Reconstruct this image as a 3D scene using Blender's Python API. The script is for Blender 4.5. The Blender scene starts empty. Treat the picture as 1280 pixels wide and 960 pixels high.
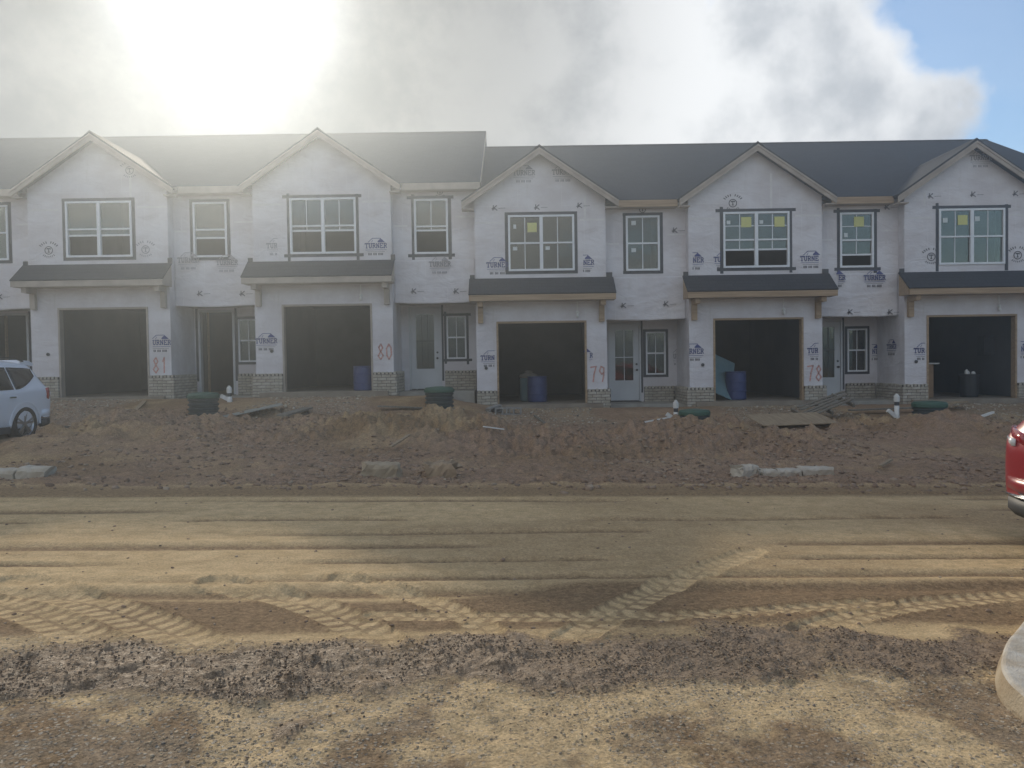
import bpy, math, random
import numpy as np
from mathutils import Vector, Matrix

rad = math.radians
SC = bpy.context.scene
COL = SC.collection
rng = np.random.default_rng(7)
random.seed(7)

# ------------------------------------------------------------------ camera
FPX = 985.0                      # focal length in pixels of a 1280 wide frame
CAM_Z = 1.6
cam_d = bpy.data.cameras.new('camera')
cam = bpy.data.objects.new('camera', cam_d)
COL.objects.link(cam)
cam_d.sensor_width = 36.0
cam_d.lens = 36.0 * FPX / 1280.0
cam_d.clip_start = 0.05
cam_d.clip_end = 2000.0
CM = Matrix.Rotation(rad(88.5), 3, 'X') @ Matrix.Rotation(rad(-0.86), 3, 'Z')
cam.matrix_world = Matrix.Translation((0, 0, CAM_Z)) @ CM.to_4x4()
SC.camera = cam

# ------------------------------------------------------------------ light
SUN_AZ, SUN_EL = -19.5, 23.8     # degrees: left of +Y, above horizon
S = Vector((math.sin(rad(SUN_AZ)) * math.cos(rad(SUN_EL)), math.cos(rad(SUN_AZ)) * math.cos(rad(SUN_EL)), math.sin(rad(SUN_EL))))
sun_d = bpy.data.lights.new('sun', 'SUN')
sun_d.energy = 1.55
sun_d.angle = rad(1.5)
sun_d.color = (1.0, 0.88, 0.70)
sun = bpy.data.objects.new('sun', sun_d)
COL.objects.link(sun)
sun.rotation_euler = S.to_track_quat('Z', 'Y').to_euler()
sun.location = S * 60

SC.view_settings.view_transform = 'Standard'
SC.view_settings.look = 'None'
SC.view_settings.gamma = 1.0
SC.view_settings.use_curve_mapping = False
SC.view_settings.exposure = 0.85
SC.render.engine = 'CYCLES'
SC.cycles.use_denoising = True
SC.cycles.max_bounces = 6
SC.cycles.diffuse_bounces = 3
SC.cycles.glossy_bounces = 3
SC.cycles.transparent_max_bounces = 8
SC.cycles.volume_bounces = 0
SC.cycles.sample_clamp_indirect = 4.0


class NT:
    """small helper to wire node trees"""
    def __init__(self, tree):
        self.t = tree
        self.l = tree.links

    def n(self, kind, **kw):
        nd = self.t.nodes.new(kind)
        for k, v in kw.items():
            setattr(nd, k, v)
        return nd

    def put(self, sock, v):
        if isinstance(v, (int, float)):
            sock.default_value = v
        elif isinstance(v, (tuple, list)):
            if len(v) == 3 and len(sock.default_value) == 4:
                v = (*v, 1.0)
            sock.default_value = v
        else:
            self.l.new(v, sock)

    def math(self, op, a, b=0.0, c=0.0, clamp=False):
        nd = self.n('ShaderNodeMath', operation=op, use_clamp=clamp)
        for s, v in zip(nd.inputs, (a, b, c)):
            self.put(s, v)
        return nd.outputs[0]

    def vmath(self, op, a, b=(0, 0, 0), out=0):
        nd = self.n('ShaderNodeVectorMath', operation=op)
        self.put(nd.inputs[0], a)
        if op == 'SCALE':
            self.put(nd.inputs['Scale'], b)
        else:
            self.put(nd.inputs[1], b)
        return nd.outputs[out]

    def mix(self, f, a, b, mode='MIX'):
        nd = self.n('ShaderNodeMix', data_type='RGBA', blend_type=mode)
        self.put(nd.inputs[0], f)
        self.put(nd.inputs[6], a)
        self.put(nd.inputs[7], b)
        return nd.outputs[2]

    def noise(self, vec, scale, detail=4.0, rough=0.55, dist=0.0, out=0):
        nd = self.n('ShaderNodeTexNoise')
        if vec is not None:
            self.put(nd.inputs['Vector'], vec)
        nd.inputs['Scale'].default_value = scale
        nd.inputs['Detail'].default_value = detail
        nd.inputs['Roughness'].default_value = rough
        nd.inputs['Distortion'].default_value = dist
        return nd.outputs[out]

    def ramp(self, v, lo, hi, a=0.0, b=1.0, smooth=True):
        nd = self.n('ShaderNodeMapRange', interpolation_type='SMOOTHSTEP' if smooth else 'LINEAR')
        self.put(nd.inputs[0], v)
        for k, x in zip((1, 2, 3, 4), (lo, hi, a, b)):
            self.put(nd.inputs[k], x)
        return nd.outputs[0]

    def comb(self, x, y, z):
        nd = self.n('ShaderNodeCombineXYZ')
        for s, v in zip(nd.inputs, (x, y, z)):
            self.put(s, v)
        return nd.outputs[0]


# ------------------------------------------------------------------ world: sky with broken cloud
world = bpy.data.worlds.new('World')
SC.world = world
world.use_nodes = True
wt = NT(world.node_tree)
world.node_tree.nodes.clear()
wout = wt.n('ShaderNodeOutputWorld')
bg = wt.n('ShaderNodeBackground')
wt.l.new(bg.outputs[0], wout.inputs[0])
sky = wt.n('ShaderNodeTexSky', sky_type='NISHITA')
sky.sun_disc = False
sky.sun_elevation = rad(SUN_EL)
sky.sun_rotation = rad(SUN_AZ)
sky.air_density = 1.0
sky.dust_density = 0.1
sky.ozone_density = 2.0
SKY_STRENGTH = 0.1
tc = wt.n('ShaderNodeTexCoord')
dirv = tc.outputs['Generated']
sep = wt.n('ShaderNodeSeparateXYZ')
wt.l.new(dirv, sep.inputs[0])
dx, dy, dz = sep.outputs
zz = wt.math('MAXIMUM', dz, 0.0)
den = wt.math('ADD', zz, 0.22)
plane = wt.comb(wt.math('DIVIDE', dx, den), wt.math('DIVIDE', dy, den), 0.0)
warp = wt.noise(plane, 2.2, 3, 0.5, out=1)
pw = wt.vmath('ADD', plane, wt.vmath('SCALE', wt.vmath('SUBTRACT', warp, (0.5, 0.5, 0.5)), 0.35))
n1 = wt.noise(wt.vmath('ADD', pw, (3.7, 1.9, 0.0)), 1.5, 7, 0.56)
n2 = wt.noise(wt.vmath('ADD', pw, (9.1, 4.2, 2.0)), 3.4, 6, 0.6)
nd = wt.noise(dirv, 7.5, 7, 0.58)
nd2 = wt.noise(wt.vmath('ADD', dirv, (5.0, 2.0, 1.0)), 4.2, 6, 0.6)
cosun = wt.vmath('DOT_PRODUCT', dirv, tuple(S), out=1)
# billow that stands over the right hand houses, and the clear gap beyond it
def lobe(px, py, r0, r1):
    v = CM @ Vector(((px - 640) / FPX, (480 - py) / FPX, -1.0))
    v.normalize()
    dist = wt.vmath('DISTANCE', wt.vmath('ADD', dirv, wt.vmath('SCALE', wt.vmath('SUBTRACT', warp, (0.5, 0.5, 0.5)), 0.10)), tuple(v), out=1)
    wob = wt.math('ADD', dist, wt.math('MULTIPLY', wt.math('SUBTRACT', nd, 0.5), 0.17))
    return wt.ramp(wob, r0, r1, 1.0, 0.0)
lobes = lobe(1010, 115, 0.10, 0.145)
for a in ((1085, 140, 0.065, 0.105), (900, 150, 0.12, 0.18), (760, 120, 0.14, 0.22), (700, 40, 0.12, 0.2), (420, 90, 0.2, 0.5), (90, 90, 0.2, 0.5)):
    lobes = wt.math('MAXIMUM', lobes, lobe(*a))
# clear air to the right of the view, broken cloud everywhere else
clear = wt.ramp(wt.math('ADD', dx, wt.math('MULTIPLY', n1, 0.22)), 0.27, 0.38, 0.0, 1.0)
base_cov = wt.ramp(n1, 0.36, 0.56)
cover = wt.math('MULTIPLY', base_cov, wt.math('SUBTRACT', 1.0, wt.math('MULTIPLY', clear, 0.9)))
cover = wt.math('MAXIMUM', cover, lobes)
glow2 = wt.math('POWER', wt.math('MAXIMUM', cosun, 0.0), 380.0)
shade = wt.ramp(wt.math('ADD', wt.math('MULTIPLY', nd, 0.55), wt.math('MULTIPLY', nd2, 0.45)), 0.38, 0.60)
cl = wt.mix(shade, (0.30, 0.32, 0.345), (0.54, 0.55, 0.56))
thick = wt.ramp(cosun, 0.84, 0.985, 1.0, 0.34)      # thick cloud seen against the sun is grey
bright = wt.math('ADD', thick, wt.math('MULTIPLY', glow2, 4.0))
cl = wt.vmath('SCALE', wt.vmath('SCALE', cl, bright), 1.0 / SKY_STRENGTH)
skyc = wt.mix(cover, wt.vmath('SCALE', sky.outputs[0], 0.85), cl)
wt.l.new(skyc, bg.inputs[0])
bg.inputs[1].default_value = SKY_STRENGTH


# ------------------------------------------------------------------ helpers
def ray(px, py):
    return CM @ Vector(((px - 640) / FPX, (480 - py) / FPX, -1.0))


def at(px, py, Y):
    """point of the world seen at a pixel of the 1280x960 photograph, at depth Y"""
    d = ray(px, py)
    return d * (Y / d.y) + Vector((0, 0, CAM_Z))


def on_road(px, py):
    d = ray(px, py)
    t = CAM_Z / (-0.025 * d.x - d.z)
    return d * t + Vector((0, 0, CAM_Z))


class MB:
    def __init__(self):
        self.v, self.f, self.m = [], [], []

    def add(self, vs, fs, mi=0):
        o = len(self.v)
        self.v += [tuple(p) for p in vs]
        self.f += [tuple(i + o for i in q) for q in fs]
        self.m += [mi] * len(fs)
        return self

    def box(self, x0, x1, y0, y1, z0, z1, mi=0, M=None):
        vs = [(x, y, z) for z in (z0, z1) for y in (y0, y1) for x in (x0, x1)]
        if M is not None:
            vs = [M @ Vector(p) for p in vs]
        return self.add(vs, [(0, 2, 3, 1), (4, 5, 7, 6), (0, 1, 5, 4), (2, 6, 7, 3), (0, 4, 6, 2), (1, 3, 7, 5)], mi)

    def prism_y(self, poly, y0, y1, mi=0):
        """polygon in x,z (counter clockwise seen from -y) pushed from y0 to y1"""
        n = len(poly)
        vs = [(x, y0, z) for x, z in poly] + [(x, y1, z) for x, z in poly]
        fs = [tuple(range(n)), tuple(range(2 * n - 1, n - 1, -1))]
        fs += [(i, i + n, (i + 1) % n + n, (i + 1) % n) for i in range(n)]
        return self.add(vs, fs, mi)

    def prism_x(self, poly, x0, x1, mi=0):
        n = len(poly)
        vs = [(x0, y, z) for y, z in poly] + [(x1, y, z) for y, z in poly]
        fs = [tuple(range(n - 1, -1, -1)), tuple(range(n, 2 * n))]
        fs += [(i, (i + 1) % n, (i + 1) % n + n, i + n) for i in range(n)]
        return self.add(vs, fs, mi)

    def prism_z(self, poly, z0, z1, mi=0):
        n = len(poly)
        vs = [(x, y, z0) for x, y in poly] + [(x, y, z1) for x, y in poly]
        fs = [tuple(range(n - 1, -1, -1)), tuple(range(n, 2 * n))]
        fs += [(i, (i + 1) % n, (i + 1) % n + n, i + n) for i in range(n)]
        return self.add(vs, fs, mi)

    def lathe(self, prof, seg=24, M=None, mi=0, cap=True):
        """profile of (radius, z) turned about z"""
        vs, fs = [], []
        for r, z in prof:
            for k in range(seg):
                a = 2 * math.pi * k / seg
                vs.append((r * math.cos(a), r * math.sin(a), z))
        for i in range(len(prof) - 1):
            for k in range(seg):
                a, b = i * seg + k, i * seg + (k + 1) % seg
                fs.append((a, b, b + seg, a + seg))
        if cap:
            fs.append(tuple(range(seg - 1, -1, -1)))
            fs.append(tuple((len(prof) - 1) * seg + k for k in range(seg)))
        if M is not None:
            vs = [M @ Vector(p) for p in vs]
        return self.add(vs, fs, mi)

    def bar(self, a, b, w, t=None, mi=0, up=(0, 0, 1)):
        """square bar between two points"""
        a, b = Vector(a), Vector(b)
        t = w if t is None else t
        d = (b - a)
        L = d.length
        d.normalize()
        u = Vector(up)
        s = d.cross(u)
        if s.length < 1e-4:
            s = d.cross(Vector((1, 0, 0)))
        s.normalize()
        u = s.cross(d)
        M = Matrix((s, d, u)).transposed().to_4x4()
        M.translation = a
        return self.box(-w / 2, w / 2, 0, L, -t / 2, t / 2, mi, M)

    def build(self, name, mats, parent=None, smooth=False, kind=None):
        me = bpy.data.meshes.new(name)
        me.from_pydata(self.v, [], self.f)
        if not isinstance(mats, (list, tuple)):
            mats = [mats]
        for m in mats:
            me.materials.append(m)
        if len(mats) > 1:
            me.polygons.foreach_set('material_index', self.m)
        if smooth:
            me.polygons.foreach_set('use_smooth', [True] * len(me.polygons))
        me.update()
        return link(name, me, parent, kind)


def link(name, me, parent=None, kind=None):
    o = bpy.data.objects.new(name, me)
    COL.objects.link(o)
    if parent is not None:
        o.parent = parent
    if kind:
        o['kind'] = kind
    return o


def tag(o, label, cat, group=None, kind=None):
    o['label'] = label
    o['category'] = cat
    if group:
        o['group'] = group
    if kind:
        o['kind'] = kind
    return o


def empty(name, loc, rz=0.0):
    o = bpy.data.objects.new(name, None)
    o.empty_display_size = 0.2
    COL.objects.link(o)
    o.location = loc
    o.rotation_euler = (0, 0, rz)
    return o


# ------------------------------------------------------------------ materials
def mat(name, c1, c2=None, scale=8.0, rough=0.8, bump=0.0, bscale=30.0, stretch=(1, 1, 1), spec=0.5, metal=0.0, detail=5, coat=0.0, rvar=0.0):
    m = bpy.data.materials.new(name)
    m.use_nodes = True
    t = NT(m.node_tree)
    b = m.node_tree.nodes['Principled BSDF']
    b.inputs['Roughness'].default_value = rough
    b.inputs['Metallic'].default_value = metal
    b.inputs['Specular IOR Level'].default_value = spec
    b.inputs['Coat Weight'].default_value = coat
    c = t.n('ShaderNodeTexCoord').outputs['Object']
    v = t.vmath('MULTIPLY', c, stretch)
    n = t.noise(v, scale, detail)
    f = t.ramp(n, 0.3, 0.7)
    t.l.new(t.mix(f, c1, c2 if c2 else tuple(x * 0.8 for x in c1)), b.inputs['Base Color'])
    if rvar:
        t.l.new(t.math('ADD', rough, t.math('MULTIPLY', t.math('SUBTRACT', n, 0.5), rvar)), b.inputs['Roughness'])
    if bump:
        bn = t.n('ShaderNodeBump')
        bn.inputs['Strength'].default_value = bump
        bn.inputs['Distance'].default_value = 0.02
        t.l.new(t.noise(v, bscale, 4), bn.inputs['Height'])
        t.l.new(bn.outputs[0], b.inputs['Normal'])
    return m


def wrap_mat():
    m = bpy.data.materials.new('house_wrap')
    m.use_nodes = True
    t = NT(m.node_tree)
    b = m.node_tree.nodes['Principled BSDF']
    b.inputs['Roughness'].default_value = 0.55
    b.inputs['Specular IOR Level'].default_value = 0.35
    c = t.n('ShaderNodeTexCoord').outputs['Object']
    n = t.noise(t.vmath('MULTIPLY', c, (0.55, 1, 0.8)), 1.6, 6, 0.6)
    col = t.mix(t.ramp(n, 0.35, 0.65), (0.60, 0.565, 0.575), (0.71, 0.69, 0.71))
    # sheathing edges that telegraph through the sheet
    br = t.n('ShaderNodeTexBrick')
    br.offset = 0.5
    s = t.n('ShaderNodeSeparateXYZ')
    t.l.new(c, s.inputs[0])
    t.l.new(t.comb(t.math('ADD', s.outputs[0], t.math('MULTIPLY', s.outputs[1], 1.0)), s.outputs[2], 0.0), br.inputs['Vector'])
    br.inputs['Scale'].default_value = 1.0
    br.inputs['Mortar Size'].default_value = 0.012
    br.inputs['Mortar Smooth'].default_value = 0.6
    br.inputs['Brick Width'].default_value = 1.22
    br.inputs['Row Height'].default_value = 1.37
    f = t.math('MULTIPLY', br.outputs['Fac'], t.ramp(t.noise(c, 1.1, 2), 0.4, 0.6))
    col = t.mix(t.math('MULTIPLY', f, 0.35), col, (0.80, 0.79, 0.78))
    stain = t.ramp(t.noise(t.vmath('MULTIPLY', c, (3.0, 3.0, 0.5)), 1.4, 6, 0.65), 0.55, 0.8)
    col = t.mix(t.math('MULTIPLY', stain, 0.35), col, (0.46, 0.42, 0.38))
    t.l.new(col, b.inputs['Base Color'])
    bn = t.n('ShaderNodeBump')
    bn.inputs['Strength'].default_value = 0.6
    bn.inputs['Distance'].default_value = 0.05
    h = t.math('ADD', t.noise(t.vmath('MULTIPLY', c, (1.0, 1.0, 2.2)), 1.7, 4, 0.55, 1.2), t.math('MULTIPLY', t.noise(c, 14.0, 3), 0.12))
    t.l.new(h, bn.inputs['Height'])
    t.l.new(bn.outputs[0], b.inputs['Normal'])
    return m


def shingle_mat(name, swap):
    m = bpy.data.materials.new(name)
    m.use_nodes = True
    t = NT(m.node_tree)
    b = m.node_tree.nodes['Principled BSDF']
    b.inputs['Roughness'].default_value = 0.85
    b.inputs['Specular IOR Level'].default_value = 0.25
    c = t.n('ShaderNodeTexCoord').outputs['Object']
    s = t.n('ShaderNodeSeparateXYZ')
    t.l.new(c, s.inputs[0])
    x, y = (s.outputs[1], s.outputs[0]) if swap else (s.outputs[0], s.outputs[1])
    br = t.n('ShaderNodeTexBrick')
    br.offset = 0.37
    t.l.new(t.comb(x, t.math('MULTIPLY', y, 1.15), 0.0), br.inputs['Vector'])
    br.inputs['Scale'].default_value = 1.0
    br.inputs['Mortar Size'].default_value = 0.008
    br.inputs['Mortar Smooth'].default_value = 0.2
    br.inputs['Brick Width'].default_value = 0.24
    br.inputs['Row Height'].default_value = 0.143
    br.inputs['Color1'].default_value = (0.030, 0.034, 0.043, 1)
    br.inputs['Color2'].default_value = (0.046, 0.050, 0.060, 1)
    br.inputs['Mortar'].default_value = (0.016, 0.018, 0.022, 1)
    n = t.noise(c, 2.0, 5)
    col = t.mix(0.5, br.outputs['Color'], t.mix(n, (0.027, 0.031, 0.040), (0.056, 0.060, 0.070)))
    col = t.mix(t.math('MULTIPLY', t.ramp(t.noise(c, 90.0, 2), 0.45, 0.75), 0.35), col, (0.085, 0.09, 0.10))
    t.l.new(col, b.inputs['Base Color'])
    bn = t.n('ShaderNodeBump')
    bn.inputs['Strength'].default_value = 0.6
    bn.inputs['Distance'].default_value = 0.012
    t.l.new(t.math('ADD', t.math('SUBTRACT', 1.0, br.outputs['Fac']), t.math('MULTIPLY', t.noise(c, 60, 2), 0.5)), bn.inputs['Height'])
    t.l.new(bn.outputs[0], b.inputs['Normal'])
    return m


def glass_mat(name, tint=(0.75, 0.80, 0.77), ior=1.65):
    m = bpy.data.materials.new(name)
    m.use_nodes = True
    t = NT(m.node_tree)
    m.node_tree.nodes.clear()
    o = t.n('ShaderNodeOutputMaterial')
    fr = t.n('ShaderNodeFresnel')
    fr.inputs['IOR'].default_value = ior
    tr = t.n('ShaderNodeBsdfTransparent')
    tr.inputs[0].default_value = (*tint, 1)
    gl = t.n('ShaderNodeBsdfGlossy')
    gl.inputs['Roughness'].default_value = 0.03
    gl.inputs['Color'].default_value = (1.0, 0.97, 0.90, 1)
    c = t.n('ShaderNodeTexCoord').outputs['Object']
    bn = t.n('ShaderNodeBump')
    bn.inputs['Strength'].default_value = 0.05
    bn.inputs['Distance'].default_value = 0.05
    t.l.new(t.noise(c, 2.5, 2), bn.inputs['Height'])
    t.l.new(bn.outputs[0], gl.inputs['Normal'])
    mx = t.n('ShaderNodeMixShader')
    t.l.new(fr.outputs[0], mx.inputs[0])
    t.l.new(tr.outputs[0], mx.inputs[1])
    t.l.new(gl.outputs[0], mx.inputs[2])
    t.l.new(mx.outputs[0], o.inputs[0])
    return m


M_WRAP = wrap_mat()
M_SHING = shingle_mat('roof_shingles', False)
M_SHING_S = shingle_mat('roof_shingles_gable', True)
M_WOOD = mat('raw_pine', (0.42, 0.30, 0.19), (0.30, 0.205, 0.125), 3.0, 0.75, 0.25, 18, (0.35, 6, 6))
M_WOODG = mat('primed_trim', (0.44, 0.38, 0.32), (0.33, 0.28, 0.235), 2.0, 0.75, 0.2, 14, (1.2, 1.2, 1.2))
M_VINYL = mat('white_vinyl', (0.78, 0.80, 0.82), (0.70, 0.72, 0.75), 3.0, 0.4)
M_TAPE = mat('flashing_tape', (0.030, 0.034, 0.046), (0.055, 0.06, 0.072), 4.0, 0.55, 0.4, 9)
M_GLASS = glass_mat('window_glass')
M_BRICK = [mat('cream_brick_a', (0.46, 0.42, 0.35), (0.34, 0.30, 0.24), 14.0, 0.9, 0.4, 40),
           mat('cream_brick_b', (0.40, 0.355, 0.29), (0.50, 0.47, 0.41), 11.0, 0.9, 0.4, 40),
           mat('cream_brick_c', (0.36, 0.30, 0.23), (0.45, 0.41, 0.35), 13.0, 0.9, 0.4, 40)]
M_MORTAR = mat('mortar', (0.13, 0.115, 0.10), (0.085, 0.075, 0.066), 20.0, 0.95, 0.4, 50)
M_CONC = mat('concrete', (0.36, 0.34, 0.30), (0.26, 0.24, 0.21), 3.0, 0.9, 0.3, 40)
M_SLAB = mat('dusty_slab', (0.30, 0.255, 0.20), (0.22, 0.18, 0.14), 2.2, 0.9, 0.3, 25)
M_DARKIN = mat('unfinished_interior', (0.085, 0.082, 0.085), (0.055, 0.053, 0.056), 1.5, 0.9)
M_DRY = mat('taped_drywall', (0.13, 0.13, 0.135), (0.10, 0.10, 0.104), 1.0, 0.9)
M_BLUEINK = mat('blue_print', (0.045, 0.06, 0.21), (0.07, 0.085, 0.25), 20.0, 0.6)
M_INK = mat('black_print', (0.055, 0.05, 0.06), (0.09, 0.085, 0.095), 20.0, 0.6)
M_GREYINK = mat('faint_print', (0.28, 0.27, 0.30), (0.36, 0.35, 0.38), 20.0, 0.6)
M_MIDINK = mat('worn_print', (0.13, 0.125, 0.14), (0.22, 0.21, 0.23), 20.0, 0.6)
M_SPRAY = mat('red_spray_paint', (0.58, 0.22, 0.17), (0.62, 0.40, 0.36), 25.0, 0.6)
M_DOORW = mat('white_door', (0.60, 0.61, 0.62), (0.54, 0.55, 0.56), 2.0, 0.45)
M_METAL = mat('brushed_metal', (0.45, 0.44, 0.42), (0.35, 0.34, 0.32), 30.0, 0.35, metal=1.0)
M_BLACKM = mat('dark_metal', (0.04, 0.04, 0.04), (0.06, 0.06, 0.06), 12.0, 0.4)
M_BULB = mat('white_ceramic', (0.75, 0.75, 0.73), (0.68, 0.68, 0.66), 9.0, 0.35)
M_YEL = mat('yellow_sticker', (0.62, 0.62, 0.20), (0.55, 0.55, 0.24), 20.0, 0.6)
M_WST = mat('white_sticker', (0.62, 0.66, 0.66), (0.54, 0.58, 0.58), 20.0, 0.6)
M_SEAM = mat('seam_tape', (0.72, 0.70, 0.69), (0.64, 0.62, 0.615), 6.0, 0.45)
M_FLASH = mat('step_flashing', (0.05, 0.05, 0.055), (0.035, 0.035, 0.04), 9.0, 0.5)


# ------------------------------------------------------------------ ground: one height field cut into strips
_tab = np.random.default_rng(3).random((512, 512)).astype(np.float64)


def vn(x, y, s, seed=0):
    """smooth value noise 0..1, s = cell size in metres"""
    x = x / s + 31.7 * seed + 200.0
    y = y / s + 17.3 * seed + 200.0
    xi, yi = np.floor(x).astype(int), np.floor(y).astype(int)
    fx, fy = x - xi, y - yi
    fx = fx * fx * (3 - 2 * fx)
    fy = fy * fy * (3 - 2 * fy)
    a = _tab[xi % 512, yi % 512]
    b = _tab[(xi + 1) % 512, yi % 512]
    c = _tab[xi % 512, (yi + 1) % 512]
    d = _tab[(xi + 1) % 512, (yi + 1) % 512]
    return (a * (1 - fx) + b * fx) * (1 - fy) + (c * (1 - fx) + d * fx) * fy


def fbm(x, y, s, o=4, seed=0, g=0.5):
    t, a, n = 0.0, 1.0, 0.0
    for k in range(o):
        t = t + a * vn(x, y, s / 2 ** k, seed + k)
        n += a
        a *= g
    return t / n


def sst(e0, e1, x):
    t = np.clip((x - e0) / (e1 - e0), 0, 1)
    return t * t * (3 - 2 * t)


FACE_Y = 21.9
# x of the garage centre, level of the storey datum, bay left / right, end of the recess, garage floor
UNITS = [
    dict(x=-17.45, z=1.02, bl=-2.0, br=1.85, rr=4.13, fl=-0.16),
    dict(x=-11.31, z=1.02, bl=-2.01, br=1.86, rr=4.21, fl=-0.18),
    dict(x=-5.10, z=1.02, bl=-2.0, br=1.82, rr=4.13, fl=-0.12),
    dict(x=0.84, z=0.46, bl=-1.81, br=1.81, rr=4.10, fl=0.0),
    dict(x=6.855, z=0.46, bl=-1.915, br=1.78, rr=4.065, fl=0.0),
    dict(x=12.78, z=0.46, bl=-1.86, br=1.80, rr=4.15, fl=-0.03),
]
PAD_X = [-60, -19, -2.2, -0.2, 16, 24, 60]
PAD_Z = [1.2, 0.84, 0.82, 0.42, 0.36, 0.1, -0.9]

MOUNDS = []      # px, py of the crest, depth, radius x, radius y, height
for px, Y, rx, ry, h in ((560, 16.2, 1.5, 1.5, 0.34), (470, 15.2, 1.3, 1.2, 0.22), (430, 17.0, 1.2, 1.0, 0.16), (880, 15.6, 1.4, 1.5, 0.26), (1150, 16.6, 1.6, 1.6, 0.30),
                         (1010, 14.6, 1.3, 1.2, 0.14), (1230, 15.4, 1.2, 1.4, 0.26), (150, 15.8, 1.4, 1.4, 0.20), (60, 13.6, 1.6, 1.2, 0.16), (250, 14.2, 1.5, 1.2, 0.12), (620, 14.0, 1.4, 1.0, 0.10)):
    MOUNDS.append((at(px, 540, Y).x, Y, rx, ry, h))

# tyre runs over the road: pixel polylines, half width, kind
TRACKS = [
    ([(20, 728), (95, 748), (170, 772), (225, 796), (255, 816)], 0.17),
    ([(270, 728), (350, 745), (410, 765), (455, 788), (475, 806)], 0.15),
    ([(430, 722), (520, 745), (590, 775), (620, 805)], 0.11),
    ([(940, 690), (850, 725), (770, 765), (715, 800)], 0.13),
    ([(1400, 735), (1280, 743), (1150, 755), (1060, 772), (1010, 790)], 0.12),
    ([(-60, 742), (20, 760), (80, 782), (120, 806)], 0.15),
    ([(470, 769), (560, 770), (700, 771), (860, 770), (960, 764), (1100, 752)], 0.085),
]
TRK = []
for pts, hw in TRACKS:
    g = np.array([on_road(*p)[:2] for p in pts])
    # smooth the polyline (Catmull-Rom)
    q = np.vstack([2 * g[0] - g[1], g, 2 * g[-1] - g[-2]])
    out = []
    for i in range(1, len(q) - 2):
        for t in np.linspace(0, 1, 10, endpoint=False):
            a, b, c, d = q[i - 1], q[i], q[i + 1], q[i + 2]
            out.append(0.5 * ((2 * b) + (-a + c) * t + (2 * a - 5 * b + 4 * c - d) * t ** 2 + (-a + 3 * b - 3 * c + d) * t ** 3))
    out.append(g[-1])
    TRK.append((np.array(out), hw))

MUD = np.array([on_road(*p)[:2] for p in [(-260, 850), (0, 846), (200, 838), (400, 838), (640, 830), (850, 822), (1000, 812), (1200, 815), (1420, 830)]])
ROAD_K = 0.062      # the road runs a little askew to the houses


def road_t(x, y):
    return y - ROAD_K * np.clip(x, -40, 40)


RUTS = [9.55, 9.2, 8.55, 8.05, 7.45, 6.9, 6.35, 5.85, 5.5]


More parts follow.
